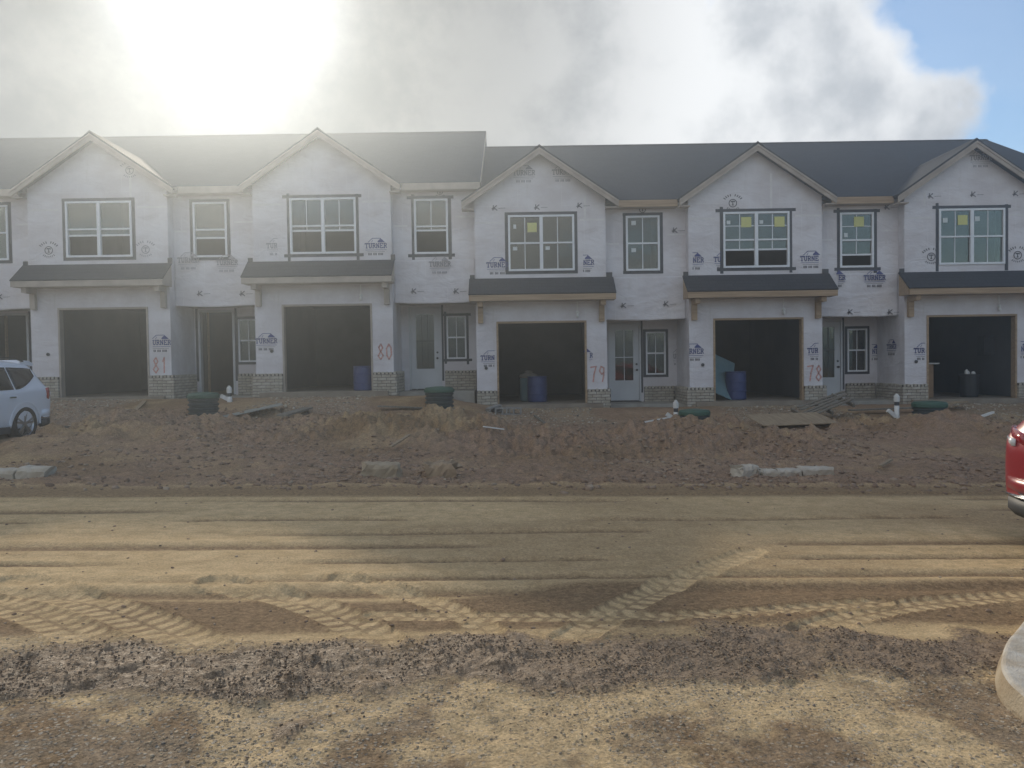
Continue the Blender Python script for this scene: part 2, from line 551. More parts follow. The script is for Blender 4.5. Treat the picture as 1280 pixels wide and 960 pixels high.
def field(x, y):
    """height and surface attributes of the ground"""
    xc = np.clip(x, -45, 45)
    base = -0.025 * xc
    t = road_t(x, y)
    pad = np.interp(x, PAD_X, PAD_Z) - 0.05
    pad = pad + 0.0
    edge = 10.1 + 0.25 * (vn(x, y * 0, 1.3, 5) - 0.5) + 0.5 * (vn(x, y * 0, 6.0, 6) - 0.5)
    s = 0.32 * sst(0.0, 1.0, (t - edge) / (17.0 - edge)) + 0.68 * sst(17.9, 20.9, y)
    carp = sst(-8.0, -8.9, x + 0.4 * (vn(x, y, 1.0, 9) - .5)) * (1 - sst(17.6, 18.8, y))
    s = s * (1 - 0.9 * carp)
    z = base * (1 - s) + pad * s
    bank = sst(0.0, 0.5, t - edge)
    near_house = sst(18.6, 20.0, y)
    m = np.zeros_like(x)
    for mx, my, rx, ry, h in MOUNDS:
        d2 = ((x - mx) / rx) ** 2 + ((y - my) / ry) ** 2
        m += h * np.exp(-d2 * 1.4)
    m = m * (1 - 0.9 * carp)
    lump = sst(0.45, 0.75, fbm(x, y, 3.2, 3, 11) + 0.6 * m)
    # car stands and driveways stay smoother
    rough = bank * (1 - near_house) * (0.40 + 1.1 * lump) * (1 - 0.75 * carp)
    cl = fbm(x, y, 0.55, 4, 21, 0.62) - 0.5
    bl = np.abs(fbm(x, y, 0.28, 3, 31, 0.6) - 0.5) * 2
    z = z + m * bank * (0.55 + 0.9 * fbm(x, y, 0.9, 3, 41)) * (1 - 0.8 * near_house)
    z = z + rough * (0.34 * cl + 0.14 * bl + 0.07 * np.abs(fbm(x, y, 0.13, 2, 33, .7) - 0.5) * 2)
    z = z + bank * near_house * 0.05 * (fbm(x, y, 0.4, 3, 23) - 0.5)
    z = z + bank * 0.05 * (1 - sst(0, 0.9, t - edge)) * (fbm(x, y, 0.35, 3, 27) + 0.25)
    # road
    rd = sst(4.0, 4.7, y) * (1 - bank)
    z = z + rd * (0.035 * (fbm(x * 0.35, y, 1.0, 3, 51) - 0.5) + 0.008 * (fbm(x, y, 0.12, 2, 52, .7) - 0.5))
    damp = 0.05 + 0.40 * sst(0.4, 0.75, fbm(x * 0.5, y, 1.8, 4, 61))
    damp = np.where(bank > 0.5, 0.6 + 0.4 * sst(0.35, 0.65, fbm(x, y, 0.9, 4, 62)), damp)
    # fringe along the far edge of the road: churned, darker
    damp = np.maximum(damp, rd * sst(9.1, 9.6, t) * 0.75)
    # the compacted damp lane beside the mud
    lane = sst(4.55, 4.8, t + 0.1 * (vn(x, y, 0.5, 7) - .5)) * (1 - sst(5.35, 5.6, t + 0.5 * (vn(x, y, 1.6, 8) - .5)))
    lane = lane * sst(0.28, 0.5, fbm(x, y, 2.2, 2, 63))
    damp = np.maximum(damp, lane * 0.9)
    for k, r in enumerate(RUTS):
        tt = t - r - 0.10 * (vn(x, y * 0, 2.5, 70 + k) - 0.5) - 0.06 * (x / 8)
        on = sst(0.25, 0.55, vn(x, y * 0, 1.9, 90 + k))
        w = 0.045 + 0.03 * (k % 3)
        g = np.exp(-(tt / w) ** 2) * on * rd
        z -= 0.020 * g
        damp = np.maximum(damp, 0.8 * g)
        z += 0.012 * np.exp(-((tt - w * 1.8) / w) ** 2) * on * rd
    tm = np.zeros_like(x)
    tu = np.zeros_like(x)
    tv = np.zeros_like(x)
    near = (y > 3.5) & (y < 8.5) & (np.abs(x) < 9)
    if near.any():
        xs, ys = x[near], y[near]
        m_, u_, v_ = np.zeros_like(xs), np.zeros_like(xs), np.zeros_like(xs)
        for pl, hw in TRK:
            best = np.full(xs.shape, 1e9)
            bu, bv = np.zeros_like(xs), np.zeros_like(xs)
            acc = 0.0
            for a, b in zip(pl[:-1], pl[1:]):
                d = b - a
                L = np.hypot(*d)
                e = d / L
                px, py = xs - a[0], ys - a[1]
                s_ = np.clip(px * e[0] + py * e[1], 0, L)
                cx, cy = px - s_ * e[0], py - s_ * e[1]
                ds = np.hypot(cx, cy)
                side = np.sign(e[0] * py - e[1] * px)
                k = ds < best
                best = np.where(k, ds, best)
                bu = np.where(k, ds * side, bu)
                bv = np.where(k, acc + s_, bv)
                acc += L
            ins = best < hw * 1.25
            mm = 1 - sst(hw * 0.85, hw * 1.2, best)
            m_ = np.where(ins, np.maximum(m_, mm), m_)
            u_ = np.where(ins, bu / hw, u_)
            v_ = np.where(ins, bv, v_)
        tm[near], tu[near], tv[near] = m_, u_, v_
        z = z - 0.012 * tm + 0.014 * np.exp(-((np.abs(tu) - 1.1) / 0.12) ** 2) * (tm > 0)
    damp = damp * (1 - 0.75 * tm * (0.5 + 0.5 * fbm(x, y, 0.4, 2, 64)))
    # wet mud ridge
    ym = np.interp(x, MUD[:, 0], MUD[:, 1])
    wdt = 0.40 + 0.5 * (fbm(x, y, 1.1, 3, 71) - 0.4)
    md = 1 - sst(0.35, 1.35, np.abs(y - ym + 0.5 * (fbm(x, y, 0.6, 4, 72) - 0.5)) / wdt)
    md = md * (0.62 + 0.38 * sst(0.32, 0.55, fbm(x, y, 0.5, 4, 85)))
    md = md * (np.abs(x) < 12)
    tongue = (1 - sst(0.0, 0.55, np.abs(x - 0.60 - 0.9 * (vn(x * 0, y, 0.7, 73) - .5)) / 0.42)) * (y > 2.4) * (1 - sst(4.2, 4.5, y)) * sst(0.46, 0.62, fbm(x, y, 0.3, 3, 74))
    md = np.maximum(md, 0.55 * tongue)
    tongue2 = (1 - sst(0.2, 1.0, np.hypot(x + 1.05, (y - 3.45) / 0.7) / 0.55)) * sst(0.38, 0.6, fbm(x, y, 0.45, 3, 75))
    md = np.maximum(md, 0.9 * tongue2)
    md = np.where(y < 1.5, 0, md)
    z = z + md * (0.05 * (fbm(x, y, 0.22, 4, 76, 0.65) - 0.32) + 0.045 * np.abs(fbm(x, y, 0.11, 3, 77, .7) - 0.5) * 2)
    fore = (1 - sst(4.2, 4.7, y + 0.3 * (fbm(x, y, 0.6, 2, 78) - .5)))
    z = z + fore * (0.02 * (fbm(x, y, 0.3, 4, 79, 0.6) - 0.5) + 0.012 * np.abs(fbm(x, y, 0.09, 2, 86, .7) - 0.5) * 2)
    # gravel: foreground and driveways
    gv = fore * (0.55 + 0.45 * sst(0.35, 0.65, fbm(x, y, 0.9, 3, 80)))
    dr = np.zeros_like(x)
    for u in UNITS:
        dr = np.maximum(dr, (1 - sst(1.2, 1.75, np.abs(x - u['x']) + 0.7 * (vn(x, y, 0.9, 81) - .5))))
    gv = np.maximum(gv, dr * sst(17.4, 18.6, y + 1.2 * (fbm(x, y, 1.0, 2, 82) - .5)) * 0.8)
    red = bank * sst(0.3, 0.7, fbm(x, y, 2.2, 3, 83) + 0.25 * m)
    damp = np.where(md > 0.02, np.maximum(damp, md), damp)
    damp = np.where(fore > 0.5, np.maximum(0.05 + 0.85 * sst(0.42, 0.66, fbm(x, y, 0.55, 5, 84, .6)), md), damp)
    # footing of the houses: earth stays under the slabs
    z = np.where(y > 21.4, np.minimum(z, pad - 0.06), z)
    z = np.where(y > 21.9, np.minimum(z, pad - 0.3), z)
    return z, dict(damp=np.clip(damp, 0, 1), wet=np.clip(md, 0, 1), gravel=np.clip(gv, 0, 1), red=np.clip(red, 0, 1), tm=tm, tu=tu, tv=tv)


def grow(a, b, d0, r):
    out, x, d = [], a, d0
    sgn = 1 if b > a else -1
    while (b - x) * sgn > d:
        d *= r
        x += d * sgn
        out.append(x)
    out.append(b)
    return out


XR = grow(15.0, 420.0, 0.05, 1.16)
XM = list(np.arange(4.2, 15.001, 0.045))
XS = np.array([-v for v in XR[::-1]] + [-v for v in XM[::-1]][:-1] + list(np.arange(-4.2, 4.201, 0.021)) + XM[1:] + XR)


def soil_material():
    m = bpy.data.materials.new('churned_soil')
    m.use_nodes = True
    t = NT(m.node_tree)
    b = m.node_tree.nodes['Principled BSDF']
    A = lambda n: t.n('ShaderNodeAttribute', attribute_name=n).outputs['Fac']
    c = t.n('ShaderNodeTexCoord').outputs['Object']
    damp, wet, grav, red, tm, tu, tv = [A(n) for n in ('damp', 'wet', 'gravel', 'red', 'tm', 'tu', 'tv')]
    nf = t.noise(c, 26.0, 5, 0.65)
    nm = t.noise(c, 4.5, 6, 0.62)
    nh = t.noise(c, 62.0, 4, 0.72)
    nk = t.noise(c, 9.5, 6, 0.7)
    ns = t.noise(t.vmath('MULTIPLY', c, (0.5, 3.0, 1.0)), 5.0, 5, 0.6)
    dry = t.mix(t.ramp(nm, 0.3, 0.7), (0.62, 0.455, 0.255), (0.51, 0.365, 0.195))
    dry = t.mix(t.math('MULTIPLY', t.ramp(ns, 0.5, 0.75), 0.4), dry, (0.38, 0.265, 0.145))
    dmp = t.mix(t.ramp(nf, 0.35, 0.65), (0.29, 0.195, 0.11), (0.20, 0.132, 0.075))
    # lug prints: dry cake lifted between the damp
    stag = t.math('MULTIPLY', t.math('GREATER_THAN', tu, 0.0), 0.0575)
    lug = t.math('SINE', t.math('MULTIPLY', t.math('ADD', t.math('ADD', t.math('ADD', tv, stag), t.math('MULTIPLY', t.noise(c, 5.0, 3), 0.09)), t.math('MULTIPLY', t.math('ABSOLUTE', tu), 0.035)), 2 * math.pi / 0.115))
    lugm = t.math('MULTIPLY', t.ramp(t.math('ADD', lug, t.math('MULTIPLY', t.math('SUBTRACT', nf, 0.5), 3.2)), -0.8, 0.8), t.math('MULTIPLY', tm, t.ramp(t.math('ABSOLUTE', tu), 0.04, 0.16)))
    gap = t.math('MULTIPLY', tm, t.math('SUBTRACT', 1.0, lugm))
    dd = t.math('ADD', damp, t.math('MULTIPLY', t.math('SUBTRACT', nf, 0.5), 0.55))
    dd = t.math('ADD', dd, t.math('MULTIPLY', t.math('SUBTRACT', nk, 0.5), 0.8))
    dd = t.math('SUBTRACT', dd, t.math('MULTIPLY', lugm, 0.35))
    dd = t.math('ADD', dd, t.math('MULTIPLY', gap, 0.22))
    dfac = t.ramp(dd, 0.1, 0.95)
    col = t.mix(dfac, dry, dmp)
    redc = t.mix(nf, (0.36, 0.245, 0.17), (0.24, 0.158, 0.108))
    col = t.mix(t.math('MULTIPLY', red, t.ramp(nm, 0.25, 0.6, 0.25, 0.85)), col, redc)
    # stones bedded in the surface
    vo = t.n('ShaderNodeTexVoronoi', feature='F1')
    t.l.new(c, vo.inputs['Vector'])
    vo.inputs['Scale'].default_value = 46.0
    vs = t.n('ShaderNodeSeparateColor')
    t.l.new(vo.outputs['Color'], vs.inputs[0])
    stone = t.math('MULTIPLY', t.ramp(vs.outputs[0], 0.52, 0.6), t.ramp(vo.outputs['Distance'], 0.36, 0.5, 1.0, 0.0))
    stone = t.math('MULTIPLY', stone, grav)
    stc = t.mix(vs.outputs[1], (0.24, 0.21, 0.175), (0.56, 0.49, 0.39))
    stc = t.mix(t.ramp(vs.outputs[2], 0.75, 0.8), stc, (0.10, 0.095, 0.09))
    col = t.mix(t.math('MULTIPLY', stone, 0.85), col, stc)
    gbase = t.math('MULTIPLY', grav, t.ramp(nm, 0.35, 0.65, 0.05, 0.4))
    col = t.mix(gbase, col, (0.33, 0.285, 0.22))
    # mud
    mudc = t.mix(nf, (0.17, 0.116, 0.070), (0.31, 0.225, 0.15))
    mf = t.ramp(t.math('ADD', wet, t.math('MULTIPLY', t.math('SUBTRACT', nf, 0.5), 0.7)), 0.25, 0.75)
    col = t.mix(mf, col, mudc)
    # grain: crumbs and pits of the surface, coarser where it is stony or churned
    coarse = t.math('ADD', 0.55, t.math('MULTIPLY', t.math('MAXIMUM', grav, t.math('MAXIMUM', wet, red)), 0.40))
    gr = t.ramp(t.math('ADD', t.math('MULTIPLY', nh, 0.6), t.math('MULTIPLY', nk, 0.4)), 0.36, 0.64, 0.56, 1.50)
    grc = t.comb(gr, t.math('MULTIPLY', gr, 1.0), gr)
    col = t.mix(coarse, col, grc, 'MULTIPLY')
    t.l.new(col, b.inputs['Base Color'])
    rg = t.math('SUBTRACT', 0.93, t.math('MULTIPLY', mf, t.ramp(nf, 0.35, 0.65, 0.15, 0.40)))
    t.l.new(rg, b.inputs['Roughness'])
    t.l.new(t.math('ADD', 0.10, t.math('MULTIPLY', mf, 0.10)), b.inputs['Specular IOR Level'])
    bn = t.n('ShaderNodeBump')
    bn.inputs['Strength'].default_value = 0.85
    bn.inputs['Distance'].default_value = 0.022
    h = t.math('ADD', t.math('MULTIPLY', nf, 0.6), t.math('MULTIPLY', nh, 0.55))
    h = t.math('ADD', h, t.math('MULTIPLY', lugm, 0.12))
    h = t.math('ADD', h, t.math('MULTIPLY', stone, 0.35))
    h = t.math('ADD', h, t.math('MULTIPLY', mf, t.noise(c, 14, 4, 0.6)))
    t.l.new(h, bn.inputs['Height'])
    t.l.new(bn.outputs[0], b.inputs['Normal'])
    return m


M_SOIL = soil_material()


def strip(name, ys):
    X, Y = np.meshgrid(XS, np.array(ys))
    Z, att = field(X, Y)
    nx, ny = len(XS), len(ys)
    co = np.stack([X, Y, Z], -1).reshape(-1, 3)
    i = np.arange(nx * ny).reshape(ny, nx)
    q = np.stack([i[:-1, :-1], i[:-1, 1:], i[1:, 1:], i[1:, :-1]], -1).reshape(-1, 4)
    me = bpy.data.meshes.new(name)
    me.vertices.add(len(co))
    me.vertices.foreach_set('co', co.astype(np.float32).ravel())
    me.loops.add(q.size)
    me.loops.foreach_set('vertex_index', q.astype(np.int32).ravel())
    me.polygons.add(len(q))
    me.polygons.foreach_set('loop_start', np.arange(0, q.size, 4, dtype=np.int32))
    me.polygons.foreach_set('use_smooth', np.ones(len(q), dtype=bool))
    me.update(calc_edges=True)
    for k, a in att.items():
        at_ = me.attributes.new(k, 'FLOAT', 'POINT')
        at_.data.foreach_set('value', a.astype(np.float32).ravel())
    me.materials.append(M_SOIL)
    o = link(name, me)
    o['kind'] = 'structure'
    return o


def geo(a, b, k):
    n = int(math.log(b / a) / k) + 1
    return list(a * np.exp(np.linspace(0, math.log(b / a), n + 1)))


strip('muddy_lot', [-420, -200, -100, -50, -25, -12, -6, -3, -1, 0.5, 1.4, 1.9] + geo(2.2, 4.6, 0.0065))
strip('dirt_road', geo(4.6, 9.9, 0.0062))
strip('dirt_bank', geo(9.9, 20.6, 0.0042) + [20.75, 20.9, 21.05, 21.2, 21.35, 21.5, 21.7, 21.95, 22.3, 23, 24])
strip('ground', [24, 30, 40, 60, 100, 200, 420])


def zg(x, y):
    z, _ = field(np.array([float(x)]), np.array([float(y)]))
    return float(z[0])


# ------------------------------------------------------------------ townhouses
EAVE_Z, PEAK_Z, RIDGE_Z, RIDGE_Y = 5.62, 7.06, 8.94, 6.7
EAVE_Y = 0.05
SLOPE = (RIDGE_Z - EAVE_Z) / (RIDGE_Y - EAVE_Y)
REC = 0.35            # set-back of the upper wall beside the bay
POR = 1.65            # depth of the porch
DEPTH = 13.35


def wall(mb, x0, x1, z0, z1, y0, y1, holes=()):
    xs = sorted({x0, x1, *[h[0] for h in holes], *[h[1] for h in holes]})
    zs = sorted({z0, z1, *[h[2] for h in holes], *[h[3] for h in holes]})
    for a, b in zip(xs[:-1], xs[1:]):
        for c, d in zip(zs[:-1], zs[1:]):
            mx, mz = (a + b) / 2, (c + d) / 2
            if any(h[0] < mx < h[1] and h[2] < mz < h[3] for h in holes):
                continue
            mb.box(a, b, y0, y1, c, d)
    return mb


def plate(name, x0, x1, y0, y1, z0, z1, m, parent):
    return MB().box(x0, x1, y0, y1, z0, z1).build(name, m, parent)


def make_window(root, x0, x1, z0, z1, y, twin=False, muntin=True, opened=0.0, cross=0.0, tape=0, stick=(), fw=0.055, tw=0.085, seed=0):
    """hung window in wall plane y; its sub-parts hang under the frame"""
    r = random.Random(seed)
    f = MB()
    ya, yb = y - 0.03, y + 0.06
    f.box(x0, x1, ya, yb, z1 - fw, z1).box(x0, x1, ya, yb, z0, z0 + fw)
    f.box(x0, x0 + fw, ya, yb, z0 + fw, z1 - fw).box(x1 - fw, x1, ya, yb, z0 + fw, z1 - fw)
    halves = [(x0 + fw, x1 - fw)]
    if twin:
        xm = (x0 + x1) / 2
        f.box(xm - 0.045, xm + 0.045, ya - 0.004, yb, z0 + fw, z1 - fw)
        halves = [(x0 + fw, xm - 0.045), (xm + 0.045, x1 - fw)]
    w = f.build('window', M_VINYL, root)
    zm = z0 + (z1 - z0) * 0.5
    for hi, (a, b) in enumerate(halves):
        lo = z0 + fw
        rail = MB().box(a, b, y - 0.016, y + 0.03, zm - 0.022, zm + 0.022)
        rail.build('meeting_rail', M_VINYL, w)
        MB().box(a, b, y + 0.012, y + 0.018, zm + 0.022, z1 - fw).build('pane', M_GLASS, w)
        if opened > 0:
            zo = lo + opened
            MB().box(a, b, y + 0.024, y + 0.05, zo - 0.035, zo + 0.012).build('sash_rail', M_VINYL, w)
            MB().box(a, b, y + 0.034, y + 0.040, zo + 0.012, zm - 0.022).build('pane', M_GLASS, w)
        else:
            MB().box(a, b, y + 0.034, y + 0.040, lo, zm - 0.022).build('pane', M_GLASS, w)
        if muntin:
            xm2 = (a + b) / 2
            mm = MB().box(xm2 - 0.011, xm2 + 0.011, y + 0.004, y + 0.0115, zm + 0.022, z1 - fw)
            if cross:
                zc = zm + (z1 - zm) * cross
                mm.box(a, xm2 - 0.011, y + 0.005, y + 0.0115, zc - 0.011, zc + 0.011)
                mm.box(xm2 + 0.011, b, y + 0.005, y + 0.0115, zc - 0.011, zc + 0.011)
            zl = lo + opened + 0.012 if opened else lo
            mm.box(xm2 - 0.011, xm2 + 0.011, y + 0.026, y + 0.0335, zl, zm - 0.022)
            mm.build('muntin', M_VINYL, w)
        for (hh, u, v, sw, sh, mt) in stick:
            if hh == hi:
                cx, cz = a + (b - a) * u, lo + (z1 - fw - lo) * v
                dep = 0.003 if v > 0.5 else 0.024
                MB().box(cx - sw / 2, cx + sw / 2, y + dep - 0.002, y + dep, cz - sh / 2, cz + sh / 2).build('sticker', mt, w)
    # flashing tape pressed over the flange
    if tape:
        e = tw
        ov = (0.0, 0.06, 0.085)[min(tape, 2)] if tape > 1 else 0.0
        j = lambda s=0.02: r.uniform(-s, s)
        tp = 0.004
        def strip_(a, b, c, d, k):
            MB().box(a, b, y - tp - 0.0015 * k, y - 0.001, c, d).build('flashing_tape', M_TAPE, w)
        strip_(x0 - e + j(.01), x0, z0 - e - (ov + j() if ov else 0), z1 + e + (ov + j() - .02 if ov else 0), 0)
        strip_(x1, x1 + e + j(.01), z0 - e - (ov + j() if ov else 0), z1 + e + (j() if ov else 0), 0)
        strip_(x0 - e - (ov + .02 + j() if ov else 0), x1 + e + (ov + j() if ov else 0), z1, z1 + e, 1)
        if tape != 3:
            strip_(x0 - e - (ov + j() if ov else 0), x1 + e + (ov + .02 + j() if ov else 0), z0 - e, z0, 1)
    return w


# lettering made of strokes, on a 1 x 1 cell
GLYPH = {
    'T': [((.5, 0), (.5, 1)), ((0, 1), (1, 1)), ((.28, 0), (.72, 0)), ((0, .8), (0, 1)), ((1, .8), (1, 1))],
    'U': [((.15, 1), (.15, .25)), ((.15, .25), (.35, 0)), ((.35, 0), (.65, 0)), ((.65, 0), (.85, .25)), ((.85, .25), (.85, 1)), ((0, 1), (.32, 1)), ((.68, 1), (1, 1))],
    'R': [((.18, 0), (.18, 1)), ((.18, 1), (.7, 1)), ((.7, 1), (.88, .8)), ((.88, .8), (.7, .52)), ((.7, .52), (.18, .52)), ((.5, .52), (.95, 0)), ((0, 0), (.4, 0)), ((0, 1), (.2, 1))],
    'N': [((.12, 0), (.12, 1)), ((.12, 1), (.86, 0)), ((.86, 0), (.86, 1)), ((0, 0), (.3, 0)), ((.7, 1), (1, 1))],
    'E': [((.18, 0), (.18, 1)), ((.05, 1), (.9, 1)), ((.18, .52), (.7, .52)), ((.05, 0), (.95, 0)), ((.95, 0), (.95, .2)), ((.9, 1), (.9, .8))],
    '0': [((.5, 0), (.9, .3)), ((.9, .3), (.85, .75)), ((.85, .75), (.5, 1)), ((.5, 1), (.12, .7)), ((.12, .7), (.15, .25)), ((.15, .25), (.5, 0))],
    '1': [((.5, 0), (.55, 1)), ((.55, 1), (.3, .75))],
    '7': [((.05, .95), (.95, 1)), ((.95, 1), (.6, .5)), ((.6, .5), (.45, 0))],
    '8': [((.5, .52), (.85, .75)), ((.85, .75), (.55, 1)), ((.55, 1), (.2, .8)), ((.2, .8), (.5, .52)), ((.5, .52), (.92, .25)), ((.92, .25), (.5, 0)), ((.5, 0), (.1, .22)), ((.1, .22), (.5, .52))],
    '9': [((.85, .6), (.5, .48)), ((.5, .48), (.15, .7)), ((.15, .7), (.4, 1)), ((.4, 1), (.85, .9)), ((.85, .9), (.82, .4)), ((.82, .4), (.6, 0))],
    'K': [((.2, .05), (.3, 1)), ((.28, .45), (.95, .95)), ((.4, .55), (1, .05)), ((0, .35), (.5, .3))],
}


def flat_stroke(mb, a, b, w, y, mi=0):
    a, b = Vector((a[0], 0, a[1])), Vector((b[0], 0, b[1]))
    d = (b - a)
    if d.length < 1e-6:
        return
    d.normalize()
    s = Vector((d.z, 0, -d.x)) * (w / 2)
    a2, b2 = a - d * w * 0.3, b + d * w * 0.3
    ps = [a2 - s, b2 - s, b2 + s, a2 + s]
    mb.add([(p.x, y, p.z) for p in ps], [(0, 1, 2, 3)], mi)


def glyphs(mb, text, x, z, w, h, pitch, sw, y, mi=0, keep=None):
    for i, ch in enumerate(text):
        if keep and i not in keep:
            continue
        for a, b in GLYPH.get(ch, []):
            flat_stroke(mb, (x + i * pitch + a[0] * w, z + a[1] * h), (x + i * pitch + b[0] * w, z + b[1] * h), sw, y, mi)


def builder_logo(root, cx, cz, y, s=1.0, keep=None, ink=None, side=None, name='wrap_logo'):
    """printed builder's mark: roof outline with a filled hip, name, rule and a line of small figures"""
    mb = MB()
    w = 0.60 * s
    x0 = cx - w / 2
    k = keep or range(6)
    lo, hi = min(k) / 6.0, (max(k) + 1) / 6.0
    def seg(a, b, sw, mi):
        (ax, az), (bx, bz) = a, b
        if ax > bx:
            ax, az, bx, bz = bx, bz, ax, az
        L, H = x0 + lo * w, x0 + hi * w
        if bx <= L or ax >= H:
            return
        if ax < L:
            az += (bz - az) * (L - ax) / (bx - ax); ax = L
        if bx > H:
            bz = az + (bz - az) * (H - ax) / (bx - ax); bx = H
        flat_stroke(mb, (ax, az), (bx, bz), sw, 0, mi)
    T = lambda u, v: (x0 + u * w, cz + v * s)
    seg(T(.14, .14), T(.34, .245), .016 * s, 1)
    seg(T(.34, .245), T(.72, .245), .016 * s, 1)
    seg(T(.30, .14), T(.36, .20), .012 * s, 1)
    if hi > 0.8:
        n = 5
        for i in range(n):
            u0 = .58 + .34 * i / n
            mb.add([(x0 + u0 * w, 0, cz + .135 * s), (x0 + (u0 + .34 / n) * w, 0, cz + .135 * s),
                    (x0 + (u0 + .34 / n) * w, 0, cz + s * (.135 + .11 * (1 - abs((i + 1) / n - .42) / .58))), (x0 + u0 * w, 0, cz + s * (.135 + .11 * (1 - abs(i / n - .42) / .58)))], [(0, 1, 2, 3)], 0)
    glyphs(mb, 'TURNER', x0, cz - .02 * s, .082 * s, .125 * s, .1035 * s, .024 * s, 0, 0, keep)
    seg(T(.02, -.075), T(.98, -.075), .012 * s, 1)
    seg(T(.10, -.125), T(.90, -.125), .008 * s, 2)
    q = 0
    for i in range(12):
        if i in (3, 7):
            continue
        u = .16 + .058 * i
        if lo <= u <= hi:
            flat_stroke(mb, T(u, -.165), T(u, -.215), .022 * s, 0, 2)
    m = (ink or M_BLUEINK, ink or M_BLUEINK, ink or M_INK)
    o = mb.build(name, list(m), root)
    o.location = (0, y, 0)
    if side is not None:
        o.location = side[0]
        o.rotation_euler = (0, 0, side[1])
    return o


def seal_logo(root, cx, cz, y, s=1.0, ink=None):
    mb = MB()
    n = 20
    for r0, sw in ((0.105, .022),):
        for i in range(n):
            a, b = 2 * math.pi * i / n, 2 * math.pi * (i + 1) / n
            flat_stroke(mb, (cx + r0 * s * math.cos(a), cz + r0 * s * math.sin(a)), (cx + r0 * s * math.cos(b), cz + r0 * s * math.sin(b)), sw * s, 0)
    glyphs(mb, 'T', cx - .045 * s, cz - .05 * s, .09 * s, .1 * s, .1, .024 * s, 0)
    for i in range(9):          # words on the arc above and below: too small to read, short marks
        a = math.radians(35 + 110 * i / 8)
        r0, r1 = .20 * s, .245 * s
        if i != 4:
            flat_stroke(mb, (cx + r0 * 1.25 * math.cos(a), cz + r0 * math.sin(a)), (cx + r1 * 1.25 * math.cos(a), cz + r1 * math.sin(a)), .026 * s, 0)
        a = -a
        if 0 < i < 8:
            flat_stroke(mb, (cx + r0 * math.cos(a), cz + r0 * .8 * math.sin(a)), (cx + r1 * math.cos(a), cz + r1 * .8 * math.sin(a)), .02 * s, 0)
    o = mb.build('wrap_seal', ink or M_INK, root)
    o.location = (0, y, 0)
    return o


def kmark(root, cx, cz, y, s=0.14):
    mb = MB()
    glyphs(mb, 'K', cx - s / 2, cz - s / 2, s, s, s, s * .2, 0)
    flat_stroke(mb, (cx + s * .8, cz - s * .1), (cx + s * 2.1, cz - s * .05), s * .08, 0)
    o = mb.build('wrap_mark', M_MIDINK, root)
    o.location = (0, y, 0)


_bm = {}
def brick_mesh(w, d, h, k):
    key = (round(w, 3), round(d, 3), round(h, 3), k)
    if key not in _bm:
        e = 0.006
        mb = MB()
        a, b, c = w / 2, d / 2, h / 2
        # bevelled front, 12 quads at most
        vs = [(-a, b, -c), (a, b, -c), (a, b, c), (-a, b, c), (-a, -b + e, -c), (a, -b + e, -c), (a, -b + e, c), (-a, -b + e, c),
              (-a + e, -b, -c + e), (a - e, -b, -c + e), (a - e, -b, c - e), (-a + e, -b, c - e)]
        fs = [(8, 9, 10, 11), (4, 5, 9, 8), (5, 6, 10, 9), (6, 7, 11, 10), (7, 4, 8, 11), (0, 1, 5, 4), (1, 2, 6, 5), (2, 3, 7, 6), (3, 0, 4, 7), (0, 3, 2, 1)]
        me = bpy.data.meshes.new('brick')
        me.from_pydata(vs, [], fs)
        me.materials.append(M_BRICK[k])
        _bm[key] = me
    return _bm[key]


def brick_run(root, o, ang, length, z0, z1, rr, skip_top=False):
    """veneer of single bricks on a run starting at o=(x,y), heading ang, faces the viewer's side (-y turned by ang)"""
    BW, BH, G, D = 0.235, 0.070, 0.012, 0.085
    ca, sa = math.cos(ang), math.sin(ang)
    mb = MB()
    M = Matrix.Translation((o[0], o[1], 0)) @ Matrix.Rotation(ang, 4, 'Z')
    top = z1 - 0.075
    mb.box(0.003, length - 0.003, 0.014, D, z0, z1 - 0.02, 0, M)
    mb.build('mortar', M_MORTAR, root)
    nrow = max(1, int(round((top - z0) / (BH + G))))
    bh = (top - z0) / nrow - G
    for r in range(nrow):
        x = 0.0 if r % 2 == 0 else -BW / 2
        zc = z0 + (r + 0.5) * (bh + G)
        while x < length - 0.02:
            a, b = max(x, 0.0), min(x + BW, length)
            if b - a > 0.03:
                cx = (a + b) / 2
                k = 0 if (w_ := rr.random()) < .5 else (1 if w_ < .8 else 2)
                ob = link('brick', brick_mesh(b - a, D, bh, k), root)
                dy = D / 2 + rr.uniform(-.003, .003)
                ob.location = (o[0] + cx * ca - dy * sa, o[1] + cx * sa + dy * ca, zc)
                ob.rotation_euler = (0, 0, ang)
            x += BW + G
    # bricks on edge along the top, gaps between them
    n = max(2, int(length / 0.098))
    p = length / n
    for i in range(n):
        ob = link('brick', brick_mesh(0.066, D, 0.070, rr.randrange(3)), root)
        cx = (i + .5) * p
        ob.location = (o[0] + cx * ca - D / 2 * sa, o[1] + cx * sa + D / 2 * ca, z1 - 0.038 + rr.uniform(-.006, .006))
        ob.rotation_euler = (0, 0, ang)


